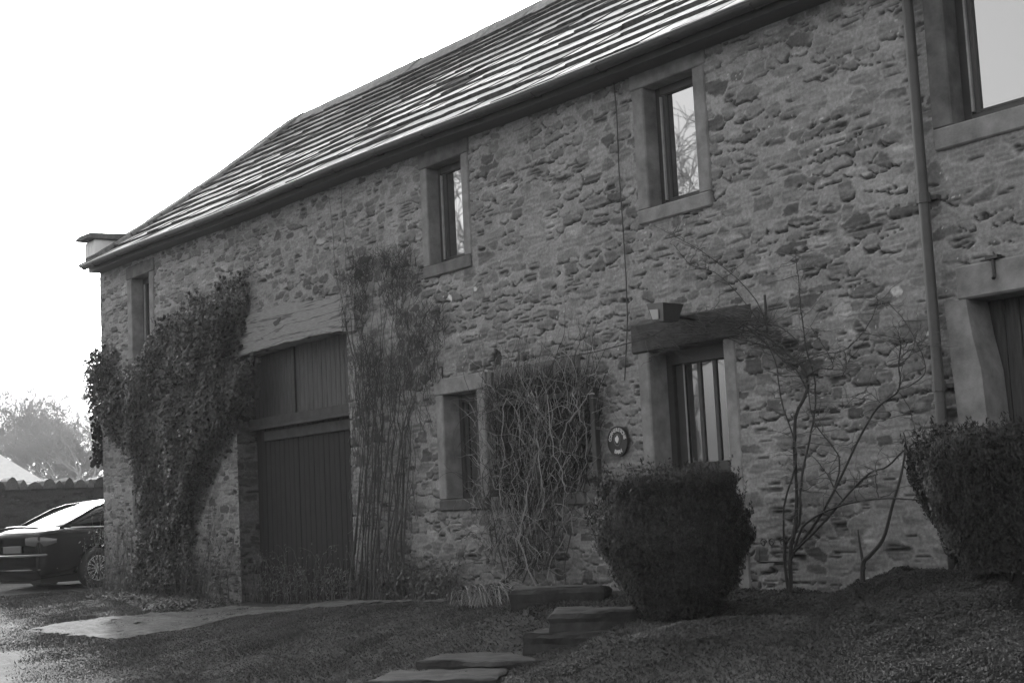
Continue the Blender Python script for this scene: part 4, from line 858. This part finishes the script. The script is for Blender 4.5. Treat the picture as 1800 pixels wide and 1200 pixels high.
# a small plant with white flowers at the foot of the right bush
fp = onground(1752, 1012); fl = empty('flowering_plant', tuple(fp), 'small plant with white flowers under the right hand bush', 'flower'); q = MB(); hd = MB()
for i in range(7):
    tp = D(1738 + i * 8 + rnd.uniform(-3, 3), 985 + rnd.uniform(-4, 12), float(np.linalg.norm(fp - CAM)) - .1); P2, R2 = strand(fp + np.array([rnd.uniform(-.04, .04), 0, -.02]), tp, 6, .006, .003, .002, 60 + i); q.tube(P2, R2, 4)
    hd = MB()
    for k_ in range(5):
        a_ = k_ * 1.257; c_ = np.array([math.cos(a_), 0, math.sin(a_)]) * .011; hd.add([tp, tp + c_ * 1 + np.array([.006, -.004, 0]), tp + c_ * 2, tp + c_ + np.array([-.006, -.004, .004])], [(0, 1, 2, 3)])
    at_root(hd.build('flower_head', mat('white_petals', .75, .6), fl), fl)
at_root(q.build('stem', BARK, fl), fl)

# grass: short tufts over the turf
n_ = 800000; gxs = NR.uniform(-3, 18.5, n_); gys = -NR.rand(n_) ** 1.0 * 6.4 - .25
p_ok = (NR.rand(n_) > gravelmask(gxs, gys) * 1.0) & ((~inpoly(gxs, gys, PATH)) | (NR.rand(n_) < .22)); cp = (np.c_[gxs, gys, ground(gxs, gys)] - CAM) @ CM; dz = -cp[:, 2]; ux = cp[:, 0] / np.maximum(dz, .1) * FPX; uy = -cp[:, 1] / np.maximum(dz, .1) * FPX
p_ok &= (dz > 1) & (np.abs(ux) < 1050) & (uy < 720) & (uy > 380); gxs, gys, ux, dz = gxs[p_ok], gys[p_ok], ux[p_ok], dz[p_ok]; n_ = len(gxs)
den = fbm(gxs * 2.5, gys * 2.5, 95); V0 = np.c_[gxs, gys, ground(gxs, gys) - .004 + (fbm(gxs * 2, gys * 2, 30) - .5) * .05 + (fbm(gxs * 9, gys * 9, 31) - .5) * .018]; h = (.010 + .026 * den ** 2) * NR.uniform(.6, 1.4, n_); aa = NR.uniform(0, 6.28, n_); wd = NR.uniform(.004, .009, n_)
V = np.stack([V0 + np.c_[np.cos(aa) * wd, np.sin(aa) * wd, 0 * wd], V0 - np.c_[np.cos(aa) * wd, np.sin(aa) * wd, 0 * wd], V0 + np.c_[NR.normal(0, .02, n_), NR.normal(0, .02, n_), h]], 1).reshape(-1, 3)
tn = np.repeat(.060 * (.75 + .5 * NR.rand(n_)) * (.45 + 1.1 * fbm(gxs * 1.4, gys * 1.4, 96)), 3)
o = link('grass', npmesh('grass', V, np.arange(n_ * 3).reshape(-1, 3), tn), GRASS); tag(o, 'short rough turf on the bank before the barn', 'grass', kind='stuff')

# ---------------------------------------------------------------- beyond the corner: drystone wall, outbuilding, trees
WX = -5.5
dw = empty('drystone_wall', (WX, 0, .7), 'dark drystone wall with upright rounded coping behind the parked car', 'wall')
ysw = np.arange(-9, 14, .028); zw = np.arange(.3, 2.44, .028); Yw, Zw = np.meshgrid(ysw, zw, indexing='ij'); Hw, Tw = rubble(Yw + 80, Zw * 1.0, 33, .30, .11)
V = np.stack([WX + Hw * 1.6, Yw, Zw], -1).reshape(-1, 3) - np.array([WX, 0, .7]); link('wall_face', npmesh('wall_face', V, grid_faces(len(ysw), len(zw)), np.minimum(Tw, .13).ravel() * .38, True), WALLM, dw)
q = MB(); q.box(-.5, -.04, -9, 14, -.4, 1.72, tone=.08); q.build('wall_core', WALLM, dw)
q = MB(); y = -9
while y < 14:
    w_ = rnd.uniform(.12, .30); hh = rnd.uniform(.14, .235); nn = 9; pr = [(math.cos(t) * (w_ / 2 - .004), 1.70 + math.sin(t) * hh * rnd.uniform(.9, 1.05)) for t in np.linspace(0, math.pi, nn)]
    vs = [(xx, y + w_ / 2 + a_, z_) for xx in (-.5 + rnd.uniform(-.03, .03), .03 + rnd.uniform(-.03, .04)) for a_, z_ in pr]; q.add(vs, [tuple(range(nn)), tuple(range(2 * nn - 1, nn - 1, -1))] + [(i + 1, i, i + nn, i + 1 + nn) for i in range(nn - 1)], rnd.uniform(.05, .12)); y += w_
q.build('coping', WALLM, dw)
# outbuilding with a pale roof
ob = empty('outbuilding', (-24, -3, .7), 'low outbuilding with a pale bright roof behind the drystone wall', 'outbuilding')
e0 = D(78, 845, 34); bk = (e0 - CAM) * np.array([1, 1, 0]); bk /= np.linalg.norm(bk); rt = np.array([bk[1], -bk[0], 0])
A_ = 3.4; Hh = 2.4; c0_ = e0; c1_ = e0 - rt * 14; ap0 = e0 - rt * A_ + bk * A_ + np.array([0, 0, Hh]); ap1 = c1_ + rt * A_ + bk * A_ + np.array([0, 0, Hh]); c2_ = e0 + bk * 2 * A_; c3_ = c1_ + bk * 2 * A_
dz = np.array([0, 0, .12]); q = MB(); q.add([c0_, c1_, ap1, ap0, c2_, c3_] + [v - dz for v in (c0_, c1_, c2_, c3_)], [(0, 3, 2, 1), (0, 4, 3), (4, 5, 2, 3), (5, 1, 2), (0, 1, 7, 6), (0, 6, 8, 4), (4, 8, 9, 5), (5, 9, 7, 1)]); at_root(q.build('roof', WHITE, ob), ob)
q = MB(); i_ = [c0_ - rt * .3 + bk * .3, c1_ + rt * .3 + bk * .3, c3_ + rt * .3 - bk * .3, c2_ - rt * .3 - bk * .3]
q.add([v - dz for v in i_] + [(v[0], v[1], .2) for v in i_], [(j, (j + 1) % 4, 4 + (j + 1) % 4, 4 + j) for j in range(4)]); at_root(q.build('wall', WHITE, ob), ob)
# winter trees
def tree_mesh(seed, H_=8.0, spread=1.0, depth=6, r0=.16, nb=3, tr=.28):
    R_ = random.Random(seed); tk = MB(); br = MB()
    def grow(p, d, L_, r, lv):
        n2 = 4 if lv else 6; pts = [np.array(p)]; dd = np.array(d)
        for i in range(n2): dd = dd + np.array([R_.gauss(0, .14), R_.gauss(0, .14), R_.gauss(.03, .08)]); dd /= np.linalg.norm(dd); pts.append(pts[-1] + dd * L_ / n2)
        (tk if lv == 0 else br).tube(pts, np.linspace(r, r * .62, n2 + 1), 6 if lv == 0 else 3, .3, False)
        if lv >= depth:
            for k_ in range(5):
                st_ = pts[R_.randint(1, n2)]; nd = dd + np.array([R_.gauss(0, .6), R_.gauss(0, .6), R_.gauss(.1, .4)]); e_ = st_ + nd * L_ * R_.uniform(.35, .75); br.tube([st_, (st_ + e_) / 2 + np.array([R_.gauss(0, .04) for _ in range(3)]), e_], [.005, .0045, .003], 3, .3, False)
            return
        m_ = nb + (R_.random() < .5)
        for k_ in range(m_):
            a_ = R_.uniform(0, 6.28); sp_ = R_.uniform(.35, .95) * spread; ax_ = np.array([math.cos(a_), math.sin(a_), 0]); nd = dd + ax_ * sp_; nd /= np.linalg.norm(nd)
            st_ = pts[-1] if k_ < 2 else pts[R_.randint(2, n2)]
            grow(st_, nd, L_ * R_.uniform(.62, .86), max(r * .60 * R_.uniform(.75, 1), .006), lv + 1)
    grow((0, 0, 0), (0, 0, 1), H_ * tr, r0, 0); return tk, br
TREE = mat('grey_winter_bark', attr='tone', rough=.9)
protos = []
for i, sd in enumerate((3, 8, 15)):
    tk, br = tree_mesh(sd, 7.5, .95, 5, .10, 3, .23); protos.append((tk, br, sd))
tree_built = {}
tl_ = [(-8, 30, .0, 50, 1.00, 'leftmost bare winter tree beyond the drystone wall, cut by the edge'), (45, 44, 0, 55, 1.10, 'bare rounded winter tree above the pale roof'), (95, 46, 1, 60, 1.05, 'bare winter tree right of the pale roof with upright branches'), (140, 40, 2, 48, 1.0, 'bare tree with long low branches nearest the barn corner'), (185, 50, 0, 52, 1.05, 'bare winter tree half hidden by the barn corner'), (20, 62, 2, 66, 1.2, 'pale far bare tree behind the others at the left'), (120, 66, 1, 70, 1.25, 'pale far bare tree behind the others by the barn'), (70, 58, 2, 56, .95, 'low bare tree filling the gap between the pale roof and the branching tree'), (165, 58, 1, 58, .95, 'low bare tree in the gap nearest the barn corner, behind the long low branches'), (110, 58, 0, 75, 1.1, 'farthest pale bare tree at the middle of the tree line')]
def place_tree(idx, loc, s, rz, label, group):
    if idx not in tree_built:
        tk, br, sd = protos[idx]; r_ = empty('bare_tree'); a_ = tk.build('trunk', TREE, r_); c_ = br.build('branches', TREE, r_); tree_built[idx] = (a_.data, c_.data)
    else:
        r_ = empty('bare_tree'); link('trunk', tree_built[idx][0], None, r_); link('branches', tree_built[idx][1], None, r_)
    r_.location = loc; r_.scale = (s * 1.15, s * 1.15, s); r_.rotation_euler = (0, 0, rz); tag(r_, label, 'tree', group)
for px_t, _, idx, dep, s, lab in tl_:
    p = D(px_t, 900, dep); hz = 5.9 * dep / 60 * 1.0
    place_tree(int(idx), (p[0], p[1], .5), s * (.50 + dep / 95), rnd.uniform(0, 6.28), lab, 'bare winter trees beyond the drystone wall')
# trees across the drive to the left of the camera, seen in the window panes
for i, (x_, y_, s) in enumerate(((-11, -17, 2.4), (-12.5, -13.5, 2.3), (-17, -20, 2.5), (-11, -22, 2.4), (-20, -14, 2.1))):
    place_tree(i % 3, (x_, y_, 0), s, i * 1.3, ('tall bare tree nearest the barn across the drive', 'tall bare tree across the drive with the lowest forked boughs', 'tall bare tree across the drive at its far corner', 'broad bare tree behind the others across the drive', 'smaller bare tree farthest along the drive')[i], 'trees across the drive')
# scrub between wall and trees
# ---------------------------------------------------------------- parked car
CARP = mat('black_car_paint', .005, .25, spec=.15); CARG = glassy('car_glass', .01, 1.35, .02); TYRE = mat('tyre_rubber', .02, .8); RIM = mat('alloy_rim', .45, .35, metal=.6); LAMP = mat('tail_lamp_lens', .05, .15, spec=.8); PLATE = mat('number_plate', .12, .5); CHR = mat('bright_trim', .6, .2, metal=1)
wc = D(168, 997, 23.9); ha = math.radians(41); hd_ = CM @ np.array([math.sin(ha), 0, -math.cos(ha)]); yaw = math.atan2(hd_[1], hd_[0])   # car faces along +x of its root
zg_ = gz(wc[0], wc[1]); car = empty('parked_car', (0, 0, zg_), 'dark saloon car parked at the left with its rear towards the drive', 'car')
# root at ground under the rear axle centre; car local: x forward, y left
off = Vector((0, -.78, 0)); Rz = Matrix.Rotation(yaw, 4, 'Z'); car.rotation_euler = (0, 0, yaw); car.location = Vector((wc[0], wc[1], zg_)) - Rz @ off
def loft(st, name, material, parent, sub=2, cut_=None, cap=True):
    """st: list of rings (same count)"""
    k_ = len(st[0]); vs = [p for r in st for p in r]; fs = [(i * k_ + j, i * k_ + (j + 1) % k_, (i + 1) * k_ + (j + 1) % k_, (i + 1) * k_ + j) for i in range(len(st) - 1) for j in range(k_)]
    if cap: fs += [tuple(range(k_))[::-1], tuple((len(st) - 1) * k_ + j for j in range(k_))]
    me_ = bpy.data.meshes.new(name); me_.from_pydata(vs, [], fs); o_ = bpy.data.objects.new(name, me_); C.objects.link(o_)
    md = o_.modifiers.new('s', 'SUBSURF'); md.levels = md.render_levels = sub
    cs = []
    for c_ in cut_ or []:
        mb = MB(); mb.tube([(c_[0], c_[1], c_[2]), (c_[0], c_[3], c_[2])], c_[4], 32); co = mb.build('c', None); cs.append(co); bo_ = o_.modifiers.new('b', 'BOOLEAN'); bo_.object = co; bo_.operation = 'DIFFERENCE'; bo_.solver = 'EXACT'
    dg = bpy.context.evaluated_depsgraph_get(); nm = bpy.data.meshes.new_from_object(o_.evaluated_get(dg)); bpy.data.objects.remove(o_)
    for c_ in cs: bpy.data.objects.remove(c_)
    nm.name = name; nm.polygons.foreach_set('use_smooth', np.ones(len(nm.polygons), bool)); nm.materials.clear(); o2 = link(name, nm, material, parent); return o2
def ring(x, w_, zb, zm, zt, wt, crown=.03):
    r_ = [(x, w_ * .86, zb), (x, w_ * .98, zb + .10), (x, w_, zm), (x, w_ * .97, zt - .06), (x, wt, zt), (x, wt * .5, zt + crown)]
    return r_ + [(a_, -b_, c_) for a_, b_, c_ in r_[::-1]]
rg = [ring(-1.02, .66, .20, .56, .86, .60, .02), ring(-.98, .78, .16, .58, .93, .70), ring(-.80, .85, .17, .62, 1.00, .74), ring(-.4, .89, .22, .62, 1.00, .76), ring(.3, .90, .20, .62, .985, .78), ring(1.2, .90, .20, .60, .96, .78), ring(2.2, .89, .20, .58, .93, .76), ring(3.0, .87, .22, .56, .84, .72), ring(3.45, .80, .25, .52, .74, .62), ring(3.62, .60, .32, .50, .64, .46)]
body = loft(rg, 'body', CARP, car, 2, [(0, -1.2, .32, -.60, .36), (0, .60, .32, 1.2, .36), (2.72, -1.2, .32, -.60, .36), (2.72, .60, .32, 1.2, .36)])
def gring(x, wb, zb, wt, zt, cr=.03): 
    r_ = [(x, wb, zb), (x, (wb + wt) / 2 + .03, (zb + zt) / 2), (x, wt, zt), (x, wt * .5, zt + cr)]; return r_ + [(a_, -b_, c_) for a_, b_, c_ in r_[::-1]]
gh = [gring(-.62, .66, .98, .62, .995, .01), gring(-.30, .74, .98, .62, 1.13), gring(.10, .76, .97, .58, 1.30), gring(.55, .77, .96, .56, 1.40), gring(1.1, .77, .96, .56, 1.44), gring(1.6, .76, .95, .57, 1.40), gring(2.1, .74, .94, .60, 1.20), gring(2.55, .70, .92, .64, .98, .01)]
loft(gh, 'glasshouse', CARG, car, 2)
rf = [gring(x, w_ * .985, z - .05, w_ * .93, z + .006, .034) for x, w_, z in ((.34, .58, 1.362), (.6, .58, 1.41), (1.1, .575, 1.448), (1.6, .585, 1.41), (1.78, .60, 1.35))]
loft(rf, 'roof', CARP, car, 2)
for s in (-1, 1):
    q = MB(); q.tube([(-.60, s * .70, .99), (-.28, s * .70, 1.14), (.10, s * .655, 1.31), (.34, s * .62, 1.375), (.9, s * .60, 1.435), (1.6, s * .60, 1.41)], .028, 6); q.build('roof_pillar', CARP, car, True)
    q = MB(); q.tube([(1.0, s * .805, .965), (.3, s * .80, .985), (-.45, s * .775, 1.0)], .012, 6); q.build('window_trim', CHR, car, True)
    q = MB(); pts = [(-1.055, s * .42, .80), (-1.02, s * .60, .80), (-.93, s * .80, .79), (-.76, s * .875, .80)]; hs = (.055, .075, .07, .03)
    vs = [];
    for p_, h_ in zip(pts, hs): vs += [(p_[0], p_[1], p_[2] - h_), (p_[0] - .012, p_[1] * 1.01, p_[2]), (p_[0], p_[1], p_[2] + h_)]
    q.add(vs, [(i * 3 + j, i * 3 + 1 + j, i * 3 + 4 + j, i * 3 + 3 + j) for i in range(3) for j in range(2)]); q.build('tail_light', LAMP, car, True)
q = MB(); q.box(-1.06, -1.035, -.27, .27, .62, .735, .004); q.build('number_plate', PLATE, car)
q = MB(); q.tube([(-.70, -.80, .585), (-.95, -.78, .58), (-1.055, -.55, .575), (-1.075, 0, .575), (-1.055, .55, .575), (-.95, .78, .58)], .022, 6); q.tube([(-.72, -.82, .36), (-.98, -.72, .35), (-1.05, 0, .34), (-.98, .72, .35)], .014, 6); q.build('bumper_trim', mat('bumper_gloss', .10, .15, spec=.9), car, True)
q = MB(); q.tube([(-.90, -.62, 1.0), (-.98, -.3, 1.03), (-1.0, 0, 1.035), (-.98, .3, 1.03), (-.90, .62, 1.0)], [.014, .02, .022, .02, .014], 8); q.build('boot_spoiler', CARP, car, True)
q = MB()
for s in (-1, 1): q.tube([(.95, s * .84, .98), (.98, s * .93, 1.01), (1.0, s * .99, 1.02)], .04, 8)
def wheel(x, y, s):
    wh = empty('wheel', (x, y, .32)); wh.parent = car; q = MB(); nn = 36
    pr = [(.205, -.09), (.30, -.10), (.325, -.07), (.325, .07), (.30, .10), (.205, .09)]
    vs = [(math.cos(a_) * r_, s * yy, math.sin(a_) * r_) for a_ in np.linspace(0, 2 * math.pi, nn, endpoint=False) for r_, yy in pr]; k_ = len(pr)
    q.add(vs, [(i * k_ + j, i * k_ + (j + 1) % k_, ((i + 1) % nn) * k_ + (j + 1) % k_, ((i + 1) % nn) * k_ + j) for i in range(nn) for j in range(k_)]); q.build('tyre', TYRE, wh, True)
    q = MB(); 
    for i in range(nn):
        a0, a1 = i * 2 * math.pi / nn, (i + 1) * 2 * math.pi / nn; q.add([(math.cos(t) * r_, s * yy, math.sin(t) * r_) for t in (a0, a1) for r_, yy in ((.215, .085), (.200, .095), (.190, .06))], [(0, 1, 4, 3), (1, 2, 5, 4)])
    for i in range(14):
        a_ = i * 2 * math.pi / 14; ca, sa = math.cos(a_), math.sin(a_)
        q.tube([(ca * .05, s * .085, sa * .05), (ca * .12, s * .09, sa * .12), (math.cos(a_ + .07) * .195, s * .085, math.sin(a_ + .07) * .195)], [.011, .007, .006], 5); q.tube([(ca * .12, s * .09, sa * .12), (math.cos(a_ - .12) * .195, s * .085, math.sin(a_ - .12) * .195)], .006, 5)
    q.tube([(0, s * .06, 0), (0, s * .10, 0)], [.06, .045], 14); q.build('rim', RIM, wh, False)
    q = MB(); q.tube([(0, s * .0, 0), (0, s * .05, 0)], .20, 24); q.build('brake_disc', TYRE, wh)
for x in (0, 2.72):
    for y, s in ((-.78, -1), (.78, 1)): wheel(x, y, s)
q = MB(); q.box(-.9, 3.2, -.62, .62, .13, .4); q.build('underbody', TYRE, car)

# dark ferny growth creeping over the ends of the steps
mound('step_overgrowth', 'dark low growth creeping over the ends and feet of the stone steps', 'ground cover', [(690, 1196), (730, 1178), (860, 1182), (1000, 1168), (1090, 1138), (1120, 1118), (1150, 1100), (1160, 1075), (1200, 1085), (1140, 1125), (1080, 1150), (1000, 1185), (850, 1206), (720, 1212)], .07, 60000, 97, .030, (.008, .018), 'stuff')
# thin winter haze
bpy.ops.mesh.primitive_cube_add(size=1); hz = bpy.context.active_object; hz.name = 'haze'; hz.data.name = 'haze'; hz.scale = (1020, 1020, 26); hz.location = (0, 0, 10.5); hz['kind'] = 'stuff'
HM = bpy.data.materials.new('haze'); HM.use_nodes = True; t = HM.node_tree; t.nodes.remove(t.nodes['Principled BSDF']); pv = t.nodes.new('ShaderNodeVolumePrincipled')
pv.inputs['Color'].default_value = (.95, .95, .95, 1); pv.inputs['Density'].default_value = .0003; pv.inputs['Anisotropy'].default_value = .3
t.links.new(pv.outputs[0], t.nodes['Material Output'].inputs['Volume']); hz.data.materials.append(HM)
